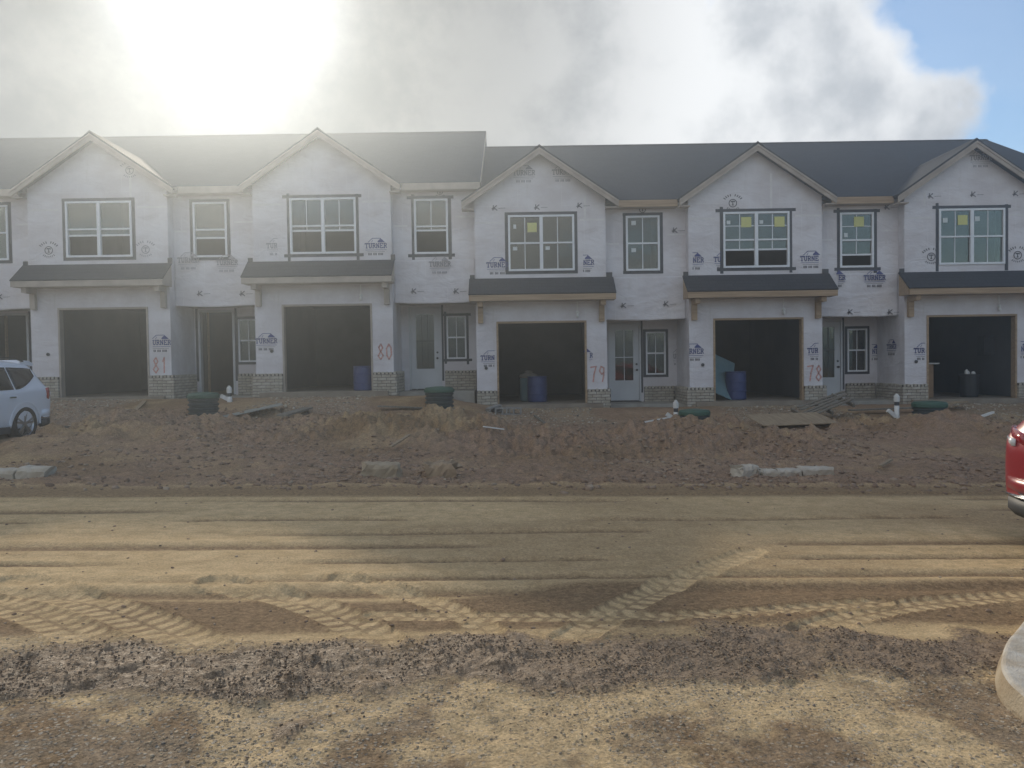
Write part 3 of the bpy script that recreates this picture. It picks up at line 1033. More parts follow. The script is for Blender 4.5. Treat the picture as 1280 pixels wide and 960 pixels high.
def wrinkled(name, x0, x1, z0, z1, y, m, root, amp=0.02, seed=0, hem=0.03):
    """loose sheet of wrap: sags in folds towards its lower edge"""
    nx, nz = int((x1 - x0) / 0.045), int((z1 - z0) / 0.04)
    U, V = np.meshgrid(np.linspace(0, 1, nx + 1), np.linspace(0, 1, nz + 1))
    X = x0 + (x1 - x0) * U
    Z = z0 + (z1 - z0) * V
    fold = np.abs(fbm(X * 0.35 + Z * 1.1, Z * 2.2 - X * 0.55, 0.30, 3, 200 + seed) - 0.5) * 2
    fade = np.sin(np.pi * np.clip(U, 0, 1)) ** 0.4 * (1 - V * 0.6)
    Yd = y - 0.006 - amp * fade * (0.3 + fold)
    Z = Z - (1 - V) ** 3 * hem * np.sin(np.pi * U) * (0.4 + vn(X, X * 0, 0.5, 7 + seed))
    mb = MB()
    vs = np.stack([X, Yd, Z], -1).reshape(-1, 3)
    w = nx + 1
    fs = [(j * w + i, j * w + i + 1, (j + 1) * w + i + 1, (j + 1) * w + i) for j in range(nz) for i in range(nx)]
    mb.add(vs.tolist(), fs)
    o = mb.build(name, m, root, smooth=True)
    sm = o.modifiers.new('thick', 'SOLIDIFY')
    sm.thickness = 0.003
    return o


def slab_quad(mb, p, th, mi=0):
    """thick sloping sheet: p = four corners (counter clockwise seen from above), th downwards"""
    n = (Vector(p[1]) - Vector(p[0])).cross(Vector(p[3]) - Vector(p[0])).normalized()
    q = [Vector(v) - n * th for v in p]
    mb.add([*p, *q], [(0, 1, 2, 3), (7, 6, 5, 4), (0, 4, 5, 1), (1, 5, 6, 2), (2, 6, 7, 3), (3, 7, 4, 0)], mi)


def townhouse(i, u):
    rr = random.Random(50 + i)
    bl, br, r_, fl = u['bl'], u['br'], u['rr'], u['fl']
    root = empty('townhouse', (u['x'], FACE_Y, u['z']))
    GW, GT = 1.22, 2.28
    bc = (bl + br) / 2
    wx0, wx1, wz0, wz1 = bc - 0.915 + 0.03, bc + 0.915 + 0.03, 3.69, 5.23
    sx0, sx1 = 2.42, 3.37
    # --- front walls of the bay
    mb = MB()
    wall(mb, bl, br, fl - 0.5, EAVE_Z, 0.0, 0.14, [(-GW, GW, fl - 0.5, GT), (wx0 + .03, wx1 - .03, wz0 + .03, wz1 - .03)])
    zt = PEAK_Z - 0.16
    half = (zt - EAVE_Z) / 0.68
    hb = min(half, (br - bl) / 2)
    zc = zt - 0.68 * hb
    mb.prism_y([(bc - hb, EAVE_Z), (bc + hb, EAVE_Z), (bc + hb, max(zc, EAVE_Z + .001)), (bc, zt), (bc - hb, max(zc, EAVE_Z + .001))], 0.0, 0.14)
    mb.build('front_wall', M_WRAP, root)
    # --- seam tape where the sheets of wrap overlap
    sd = rr.uniform(-.04, .04)
    for (a, b, zs) in ((bl + .02, wx0 - .20, 5.0 + sd), (wx1 + .16, br - .02, 5.04 + sd)):
        if b - a > .12:
            plate('seam_tape', a, b, -.004, -.0005, zs, zs + .055, M_SEAM, root)
    if i in (3, 4, 5, 1):
        xs_ = bc + {3: 1.22, 4: .42, 5: -1.3, 1: .9}[i]
        zs_ = PEAK_Z - .5 - .68 * abs(xs_ - bc)
        plate('seam_tape', xs_, xs_ + .06, -.0045, -.0005, 5.32 if i != 3 else 5.11, zs_, M_SEAM, root)
    plate('seam_tape', br + .02, sx0 - .2, REC - .004, REC - .0005, 4.42 + sd, 4.47 + sd, M_SEAM, root)
    plate('seam_tape', sx1 + .2, r_ - .02, REC - .004, REC - .0005, 4.66 + sd, 4.71 + sd, M_SEAM, root)
    # --- upper wall beside the bay, and the bay's returns
    mb = MB()
    wall(mb, br, r_, 2.36, EAVE_Z + 0.1, REC, REC + 0.14, [(sx0 + .03, sx1 - .03, wz0 + .03, wz1 - .03)])
    mb.build('recessed_wall', M_WRAP, root)
    plate('bay_return_wall', br - 0.14, br, 0.14, POR, fl - 0.5, EAVE_Z, M_WRAP, root)
    plate('bay_return_wall', bl, bl + 0.14, 0.14, POR, fl - 0.5, EAVE_Z, M_WRAP, root)
    wrinkled('loose_wrap', br + 0.01, r_ - 0.01, 2.33, 3.52, REC, M_WRAP, root, 0.035 if i in (3, 4) else 0.014, i, 0.04)
    # --- porch
    plate('porch_soffit', br, r_, REC + 0.14, POR, 2.36, 2.42, M_WOODG, root)
    opendoor = i in (0, 1)
    dx0, dx1 = (1.98, 3.06) if opendoor else (2.05, 3.02)
    pw0, pw1, pz0, pz1 = 3.17, 3.76, 0.74, 2.02
    mb = MB()
    wall(mb, br, r_, fl - 0.5, 2.36, POR, POR + 0.14, [(dx0, dx1, fl - 0.5, 2.30), (pw0 + .02, pw1 - .02, pz0 + .02, pz1 - .02)])
    mb.build('porch_wall', M_WRAP, root)
    plate('porch_slab', br + 0.09, r_ - 0.09, 0.25, POR + 0.3, fl - 0.5, fl - 0.06, M_CONC, root)
    # --- door or open frame
    fz = fl - 0.04
    if opendoor:
        jb = MB().box(dx0, dx0 + .06, POR - .03, POR + .15, fz, 2.30).box(dx1 - .06, dx1, POR - .03, POR + .15, fz, 2.30).box(dx0 + .06, dx1 - .06, POR - .03, POR + .15, 2.24, 2.30)
        jb.build('door_frame', M_DOORW, root)
        plate('stud', dx0 + 0.10, dx0 + 0.14, POR + 0.4, POR + 0.49, fz, 2.36, M_WOOD, root)
        plate('stud', dx0 + 0.50, dx0 + 0.54, POR + 1.9, POR + 1.99, fz, 2.36, M_WOOD, root)
        plate('flashing_tape', dx1 + 0.005, dx1 + 0.085, POR - .006, POR, fz + .4, 2.35, M_TAPE, root)
        plate('flashing_tape', dx0 - 0.085, dx0 - 0.005, POR - .006, POR, fz + .4, 2.35, M_TAPE, root)
    else:
        fr = MB().box(dx0, dx0 + .05, POR - .03, POR + .12, fz, 2.30).box(dx1 - .05, dx1, POR - .03, POR + .12, fz, 2.30).box(dx0 + .05, dx1 - .05, POR - .03, POR + .12, 2.25, 2.30)
        fr.build('door_frame', M_DOORW, root)
        a, b = dx0 + .055, dx1 - .055
        gx0, gx1, gz0, gz1 = a + .15, b - .17, fz + .62, 2.08
        d = wall(MB(), a, b, fz + .02, 2.245, POR + .01, POR + .055, [(gx0, gx1, gz0, gz1)])
        d.box(a + .15, b - .17, POR + .004, POR + .0098, fz + .20, fz + .225).box(a + .15, b - .17, POR + .004, POR + .0098, fz + .45, fz + .475)
        door = d.build('door', M_DOORW, root)
        plate('pane', gx0, gx1, POR + .03, POR + .036, gz0, gz1, M_GLASS, door)
        fm = MB()
        if i == 3:
            xm = (gx0 + gx1) / 2
            fm.box(xm - .008, xm + .008, POR + .02, POR + .0295, gz0, gz1)
            fm.box(gx0, xm - .008, POR + .02, POR + .0295, gz0 + .68, gz0 + .70).box(xm + .008, gx1, POR + .02, POR + .0295, gz0 + .68, gz0 + .70)
        else:
            for q in (.34, .66):
                xm = gx0 + (gx1 - gx0) * q
                fm.box(xm - .012, xm + .012, POR + .018, POR + .0295, gz0, gz1)
            fm.box(gx0, gx1, POR + .015, POR + .0178, gz0 + .80, gz0 + .84)
        fm.build('muntin', M_BLACKM if i != 3 else M_VINYL, door)
        hm = MB().lathe([(.028, 0), (.03, .012), (.012, .03), (.012, .05), (.03, .06), (.032, .085), (.02, .1)], 12, Matrix.Translation((b - .075, POR + .01, fz + 0.93)) @ Matrix.Rotation(rad(90), 4, 'X'))
        hm.build('door_knob', M_BLACKM, door, True)
        hm = MB().lathe([(.03, 0), (.03, .02), (.022, .03)], 12, Matrix.Translation((b - .075, POR + .01, fz + 1.10)) @ Matrix.Rotation(rad(90), 4, 'X'))
        hm.build('deadbolt', M_BLACKM, door, True)
        plate('threshold', dx0, dx1, POR - .06, POR + .12, fz - .05, fz, M_BLACKM, root)
        plate('flashing_tape', dx1 + 0.002, dx1 + 0.06, POR - .006, POR, fz + .25, 2.35, M_TAPE, root)
    # --- windows
    op = 0.40 if i in (0, 1, 2, 4) else 0.0
    st1, st2 = (), ()
    if i == 3:
        st1 = ((0, .16, .82, .08, .12, M_WST), (0, .75, .80, .26, .26, M_YEL), (0, .16, .40, .12, .10, M_WST), (1, .16, .40, .12, .10, M_WST))
        st2 = ((0, .2, .90, .13, .12, M_WST), (0, .2, .37, .13, .11, M_WST))
    if i == 4:
        st1 = ((0, .12, .84, .1, .1, M_WST), (0, .72, .84, .28, .28, M_YEL), (1, .12, .84, .1, .1, M_WST), (1, .74, .84, .28, .28, M_YEL))
        st2 = ((0, .58, .86, .28, .28, M_YEL), (0, .14, .6, .1, .12, M_WST))
    if i == 5:
        st1 = ((0, .16, .82, .13, .13, M_WST), (0, .75, .82, .27, .27, M_YEL), (1, .14, .84, .13, .13, M_WST))
    make_window(root, wx0, wx1, wz0, wz1, 0.0, True, i >= 3 or i == 2, {1: .56, 2: .60, 4: .46}.get(i, 0.0), 0.5 if i == 4 else 0, {0: 1, 1: 1, 2: 2, 3: 1, 4: 2, 5: 3}[i], st1, seed=i)
    make_window(root, sx0, sx1, wz0, wz1, REC, False, i >= 2, {0: 0, 1: .50, 2: .62, 4: .32}.get(i, 0.0), 0.5 if i == 4 else 0, {0: 1, 1: 1, 2: 2, 3: 1, 4: 2, 5: 2}[i], st2, seed=20 + i)
    make_window(root, pw0, pw1, pz0, pz1, POR, False, True, 0.0 if i in (0, 1) else 0.0, 0, {2: 2, 3: 1, 4: 1}.get(i, 1), (), 0.045, 0.075, seed=40 + i)
    # --- garage
    jm = MB().box(-GW - .03, -GW + .02, -.025, .17, fl, GT + .02).box(GW - .02, GW + .03, -.025, .17, fl, GT + .02)
    jm.box(-GW + .02, GW - .02, -.022, .17, GT - .03, GT + .022)
    jm.build('garage_jamb', M_WOOD if i >= 3 else M_WOODG, root)
    plate('garage_floor', bl + .14, br - .14, -0.22, 6.3, fl - .5, fl, M_SLAB, root)
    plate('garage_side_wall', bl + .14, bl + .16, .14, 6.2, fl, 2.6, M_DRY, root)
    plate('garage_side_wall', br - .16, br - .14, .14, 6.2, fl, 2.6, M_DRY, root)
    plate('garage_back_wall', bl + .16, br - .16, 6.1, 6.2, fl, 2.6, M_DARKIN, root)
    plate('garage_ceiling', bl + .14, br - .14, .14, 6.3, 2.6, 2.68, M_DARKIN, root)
    if i >= 4:
        plate('interior_door', .35, 1.15, 6.06, 6.099, fl, 2.05, M_DARKIN, root)
    # --- shell behind, closed against the sky
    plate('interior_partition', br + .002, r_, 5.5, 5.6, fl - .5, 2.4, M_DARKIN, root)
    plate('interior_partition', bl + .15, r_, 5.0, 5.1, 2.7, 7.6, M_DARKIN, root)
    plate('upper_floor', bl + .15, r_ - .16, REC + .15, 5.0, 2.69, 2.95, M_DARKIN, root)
    pv = [(POR + .16, fl - .5), (DEPTH, fl - .5), (DEPTH, EAVE_Z), (RIDGE_Y, RIDGE_Z - .3), (REC + .15, EAVE_Z - .02), (REC + .15, 2.43), (POR + .16, 2.43)]
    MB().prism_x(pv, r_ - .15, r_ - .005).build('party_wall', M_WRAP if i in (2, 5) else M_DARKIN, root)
    if i in (0, 3):
        MB().prism_x(pv, bl + .0, bl + .13).build('party_wall', M_WRAP, root)
    plate('rear_wall', bl + .14, r_ - .16, DEPTH - .15, DEPTH - .01, fl - .5, EAVE_Z - .1, M_WRAP, root)
    # --- main roof over this house
    x0, x1 = bl + (0.0 if i else -.3), r_ + (.17 if i == 2 else (.28 if i == 5 else 0.0))
    if i == 3:
        x0 = bl + .0
    rf = MB()
    ez, ey = EAVE_Z, EAVE_Y
    slab_quad(rf, [(x0, ey, ez), (x1, ey, ez), (x1, RIDGE_Y, RIDGE_Z), (x0, RIDGE_Y, RIDGE_Z)], 0.10)
    slab_quad(rf, [(x0, RIDGE_Y, RIDGE_Z), (x1, RIDGE_Y, RIDGE_Z), (x1, 2 * RIDGE_Y - ey, ez), (x0, 2 * RIDGE_Y - ey, ez)], 0.10)
    roof = rf.build('roof', M_SHING, root)
    if i != 2 and i != 5:
        pass
    else:
        tb = MB()
        tb.bar((x1 + .008, ey, ez - .085), (x1 + .008, RIDGE_Y, RIDGE_Z - .085), .016, .15)
        tb.build('rake_board', M_WOODG, root)
    # ridge cap
    rc = MB()
    slab_quad(rc, [(x0, RIDGE_Y - .14, RIDGE_Z - .14 * SLOPE + .022), (x1, RIDGE_Y - .14, RIDGE_Z - .14 * SLOPE + .022), (x1, RIDGE_Y, RIDGE_Z + .022), (x0, RIDGE_Y, RIDGE_Z + .022)], .012)
    slab_quad(rc, [(x0, RIDGE_Y, RIDGE_Z + .022), (x1, RIDGE_Y, RIDGE_Z + .022), (x1, RIDGE_Y + .14, RIDGE_Z - .14 * SLOPE + .022), (x0, RIDGE_Y + .14, RIDGE_Z - .14 * SLOPE + .022)], .012)
    rc.build('ridge_cap', M_SHING, roof)
    # eave board between the bays
    tail = 2.15 if i >= 3 else 2.22
    ex0, ex1 = bc + tail - .02, r_ + (-.0 if i in (2, 5) else -.28)
    if i in (2,):
        ex1 = x1
    fb = MB().box(ex0, ex1, EAVE_Y - .025, EAVE_Y + .004, EAVE_Z - .20, EAVE_Z - .015)
    fb.build('eave_board', M_WOOD if i >= 3 else M_WOODG, root)
    plate('eave_soffit', br + .002, ex1, EAVE_Y + .006, REC - .002, EAVE_Z - .205, EAVE_Z - .19, M_WOODG, root)
    # --- gable roof of the bay
    gy = -0.30
    tz = PEAK_Z - .68 * tail
    yb = lambda z: EAVE_Y + (z - EAVE_Z) / SLOPE + 0.25
    gr = MB()
    slab_quad(gr, [(bc - tail, gy, tz), (bc, gy, PEAK_Z), (bc, yb(PEAK_Z), PEAK_Z), (bc - tail, yb(tz), tz)], 0.05)
    slab_quad(gr, [(bc, gy, PEAK_Z), (bc + tail, gy, tz), (bc + tail, yb(tz), tz), (bc, yb(PEAK_Z), PEAK_Z)], 0.05)
    gable = gr.build('gable_roof', M_SHING_S, root)
    MB().prism_y([(bc - .16, PEAK_Z - .095), (bc, PEAK_Z + .012), (bc + .16, PEAK_Z - .095), (bc, PEAK_Z + .03)][::1], gy, yb(PEAK_Z)).build('ridge_cap', M_SHING_S, gable)
    mw = M_WOODG
    for sgn in (-1, 1):
        # board under the edge of the roof and a narrower strip on top of it
        def rk(off, hgt, ya, yb_):
            z_ = lambda x: PEAK_Z - .68 * abs(x) - off
            pts = [(bc, z_(0)), (bc + sgn * (tail - .005), z_(tail)), (bc + sgn * (tail - .005), z_(tail) - hgt), (bc, z_(0) - hgt)]
            if sgn > 0:
                pts = pts[::-1]
            return MB().prism_y(pts, ya, yb_)
        rk(.065, .165, gy - .005, gy + .03).build('rake_board', mw, root)
        rk(.055, .055, gy - .026, gy - .0055).build('rake_trim', mw, root)
        # closed eave return at the foot
        foot = MB()
        xa, xb = sorted((bc + sgn * (tail - .006), bc + sgn * ((br - bl) / 2 + .004)))
        foot.box(xa, xb, gy + .032, 0.04 if sgn > 0 else .04, tz - .245, tz - .215)
        foot.build('eave_return', mw, root)
        lk = MB()
        slx = (bc + sgn * (tail - .03), bc)
        lk.add([(slx[0], gy + .031, tz - .055 + .02), (bc, gy + .031, PEAK_Z - .062), (bc, -.002, PEAK_Z - .062), (slx[0], -.002, tz - .055 + .02)], [(0, 1, 2, 3)])
        lk.build('gable_soffit', mw, root)
    # --- pent roof over the garage
    px0, px1 = bl - .17, br + (.2 if i >= 3 else .08)
    pz1_, pz0_, py = 3.50, 3.02, -.62
    pr = MB()
    slab_quad(pr, [(px0, py, pz0_), (px1, py, pz0_), (px1, -.004, pz1_), (px0, -.004, pz1_)], .035)
    pent = pr.build('pent_roof', M_SHING, root)
    MB().box(px0 + .01, px1 - .01, py + .02, py + .055, pz0_ - .185, pz0_ - .03).build('fascia', M_WOOD if i >= 3 else M_WOODG, pent)
    for xx in (px0 + .01, px1 - .045):
        MB().prism_x([(py + .058, pz0_ - .18), (-.003, pz0_ - .18), (-.003, pz1_ - .06), (py + .058, pz0_ - .045)], xx, xx + .035).build('end_board', M_WOOD if i >= 3 else M_WOODG, pent)
    MB().box(px0 + .05, px1 - .05, py + .06, -.003, pz0_ - .18, pz0_ - .165).build('soffit', M_WOODG, pent)
    fs = MB().box(px1 - .20, px1 - .03, -.03, -.004, pz1_ - .02, pz1_ + .12) if i >= 3 else MB().box(px1 - .10, px1 + .02, -.03, -.004, pz1_ - .02, pz1_ + .14)
    fs.build('step_flashing', M_FLASH, pent)
    MB().box(px0 + .02, px0 + .15, -.03, -.004, pz1_ - .02, pz1_ + .10).build('step_flashing', M_FLASH, pent)
    for xx in (bl + .06, br - .21):
        MB().box(xx, xx + .14, -.13, -.003, GT - .02, pz0_ - .186).box(xx + .002, xx + .138, -.50, -.132, pz0_ - .33, pz0_ - .188).build('bracket', M_WOOD if i >= 3 else M_WOODG, root)
    # --- lamp holder above the garage
    lx = {2: .95, 3: 1.0, 4: .70, 5: .75}.get(i)
    if lx is not None:
        lm = MB().lathe([(.055, 0), (.055, .02), (.03, .04), (.03, .07)], 14, Matrix.Translation((lx, -.002, 2.52)) @ Matrix.Rotation(rad(90), 4, 'X'))
        lm.box(lx - .012, lx + .012, -.02, -.003, 2.58, 2.82)
        lh = lm.build('lamp_holder', M_BULB, root, False)
        MB().lathe([(.012, 0), (.034, -.04), (.042, -.08), (.03, -.112), (.008, -.122)], 14, Matrix.Translation((lx, -.055, 2.50))).build('light_bulb', M_BULB, lh, True)
    # --- little junction boxes and screw caps on the piers
    for (jx, jz) in ((-1.55, 1.02),):
        MB().lathe([(.045, 0), (.045, .03), (.02, .035)], 12, Matrix.Translation((jx, -.001, jz)) @ Matrix.Rotation(rad(90), 4, 'X')).build('wall_box', M_BLACKM, root)
    # --- brick veneer
    bz0, bz1 = -0.24 if i >= 3 else fl - .3, 0.40
    vy = -0.088
    brick_run(root, (bl - (.0 if i == 3 else .088), vy), 0, (-GW - .034) - (bl - (.0 if i == 3 else .088)), bz0, bz1, rr)
    brick_run(root, (GW + .034, vy), 0, br + .088 - GW - .034, bz0, bz1, rr)
    if i <= 2:
        brick_run(root, (br + .088, .002), rad(90), POR - .10, bz0, bz1, rr)
    else:
        MB().box(br + .002, br + .088, .002, POR - .1, bz0, bz1).build('mortar', M_MORTAR, root)
    if i >= 4:
        brick_run(root, (bl - .088, POR - .10), rad(-90), POR - .102, bz0, bz1, rr)
    brick_run(root, (dx1 + .09, POR - .088), 0, r_ - dx1 - .18, bz0, bz1, rr)
    return root


LABELS = [
    ('outermost townhouse of the taller row, partly hidden by the white car', 0),
    ('townhouse spray painted 81 with open doorless entry, beside the white car', 1),
    ('townhouse spray painted 80, last of the taller row, against the lower row', 2),
    ('townhouse spray painted 79, first of the lower row beside the step in the roofs', 3),
    ('townhouse spray painted 78 with taped windows and leaning board in garage', 4),
    ('townhouse at the free end of the lower row, black bin in garage', 5),
]
HOUSE = []
for i, u in enumerate(UNITS):
    h = townhouse(i, u)
    tag(h, LABELS[i][0], 'townhouse', 'row of attached townhouses under construction')
    HOUSE.append(h)


def mark(i, kind, px, py, plane='f', **kw):
    Y = FACE_Y + {'f': 0.0, 'r': REC - .03, 'p': POR}[plane]
    p = at(px, py, Y)
    u = UNITS[i]
    yy = {'f': -0.005, 'r': REC - 0.05, 'p': POR - .005}[plane]
    cx, cz = p.x - u['x'], p.z - u['z']
    if kind == 'logo':
        builder_logo(HOUSE[i], cx, cz, yy, **kw)
    elif kind == 'seal':
        seal_logo(HOUSE[i], cx, cz, yy, **kw)
    elif kind == 'k':
        kmark(HOUSE[i], cx, cz, yy if plane != 'r' else yy, **kw)
    elif kind == 'num':
        mb = MB()
        glyphs(mb, kw['text'], cx - .2, cz - .2, .17, .42, .23, .038, 0)
        o = mb.build('painted_number', M_SPRAY, HOUSE[i])
        o.location = (0, yy, 0)


R3 = (3, 4, 5)
mark(3, 'logo', 622, 333)
mark(3, 'logo', 729, 330, keep=(3, 4, 5))
mark(3, 'logo', 655, 218, ink=M_GREYINK)
mark(3, 'logo', 704, 217, ink=M_GREYINK)
mark(3, 'logo', 614, 449, keep=(0, 1, 2, 3), s=.95)
mark(3, 'logo', 728, 446, keep=(5,), s=.95)
for q in ((618, 260), (671, 259), (724, 257)):
    mark(3, 'k', *q)
mark(3, 'k', 779, 382, 'r'); mark(3, 'k', 832, 380, 'r'); mark(3, 'k', 843, 288, 'r')
mark(3, 'seal', 803, 262, 'r', s=.8)
mark(3, 'num', 747, 468, text='79')
mark(3, 'logo', 850, 447, 'p', ink=M_GREYINK, keep=(1, 2))
mark(4, 'logo', 866, 441, keep=(2, 3, 4, 5))
mark(4, 'logo', 1023, 440, keep=(0, 1, 2))
mark(4, 'logo', 866, 327, keep=(3, 4, 5))
mark(4, 'logo', 906, 326, keep=(0, 1))
mark(4, 'logo', 1014, 325, keep=(0, 1, 2, 3, 4))
mark(4, 'seal', 916, 254)
mark(4, 'logo', 1043, 349, 'r', keep=(4, 5))
mark(4, 'logo', 1093, 349, 'r')
mark(4, 'k', 1062, 390, 'r'); mark(4, 'k', 1112, 390, 'r'); mark(4, 'k', 1108, 259, 'r')
mark(4, 'num', 1018, 467, text='78')
mark(4, 'logo', 1090, 441, 'p', keep=(3, 4, 5))
mark(5, 'logo', 1226, 199, ink=M_GREYINK)
for q in ((1163, 245), (1216, 243), (1269, 242)):
    mark(5, 'k', *q)
mark(5, 'seal', 1164, 321); mark(5, 'seal', 1272, 319)
mark(5, 'logo', 1156, 440, keep=(0, 1, 2))
mark(5, 'logo', 1276, 438, keep=(3, 4, 5))
o = builder_logo(HOUSE[5], 0, 1.42, 0, s=.95, side=((UNITS[5]['bl'] - .005, .75, 0), rad(-90)))
o.name = 'wrap_logo'
mark(2, 'logo', 470, 309)
mark(2, 'logo', 347, 309, keep=(0, 1, 2), ink=M_GREYINK)
mark(2, 'logo', 333, 428)
mark(2, 'logo', 550, 332, 'r', ink=M_GREYINK)
mark(2, 'k', 517, 364, 'r'); mark(2, 'k', 570, 364, 'r')
mark(2, 'num', 481, 440, text='80')
mark(2, 'seal', 550, 240, 'r', s=.7)
mark(1, 'seal', 61, 313); mark(1, 'seal', 182, 312, ink=M_GREYINK); mark(1, 'seal', 162, 213, ink=M_GREYINK)
mark(1, 'logo', 200, 430, keep=(1, 2, 3, 4, 5))
mark(1, 'logo', 236, 327, 'r', ink=M_GREYINK)
mark(1, 'logo', 284, 330, 'r', ink=M_GREYINK)
mark(1, 'k', 250, 367, 'r'); mark(1, 'k', 303, 367, 'r')
mark(1, 'num', 200, 457, text='81')
mark(0, 'k', 0, 371, 'r')
# ------------------------------------------------------------------ vehicles
M_WPAINT = mat('white_car_paint', (0.78, 0.80, 0.85), (0.76, 0.78, 0.83), 2.0, 0.35, coat=0.6)
M_RPAINT = mat('red_car_paint', (0.33, 0.018, 0.024), (0.28, 0.014, 0.02), 2.0, 0.3, coat=0.8)
M_TINT = mat('tinted_glass', (0.012, 0.013, 0.014), (0.016, 0.017, 0.018), 2.0, 0.05)
M_TRIM = mat('dark_plastic', (0.045, 0.047, 0.05), (0.06, 0.062, 0.065), 9.0, 0.6)
M_TYRE = mat('tyre_rubber', (0.022, 0.021, 0.02), (0.05, 0.042, 0.034), 7.0, 0.85)
M_ALLOY = mat('alloy_rim', (0.42, 0.43, 0.45), (0.36, 0.37, 0.39), 8.0, 0.3, metal=0.9)
M_TAIL = mat('red_lens', (0.36, 0.012, 0.014), (0.28, 0.01, 0.012), 8.0, 0.12, coat=1.0)
M_CLEAR = mat('clear_lens', (0.72, 0.72, 0.72), (0.62, 0.62, 0.62), 8.0, 0.1, coat=1.0)
M_CHROME = mat('chrome_strip', (0.75, 0.75, 0.76), (0.7, 0.7, 0.71), 8.0, 0.12, metal=1.0)


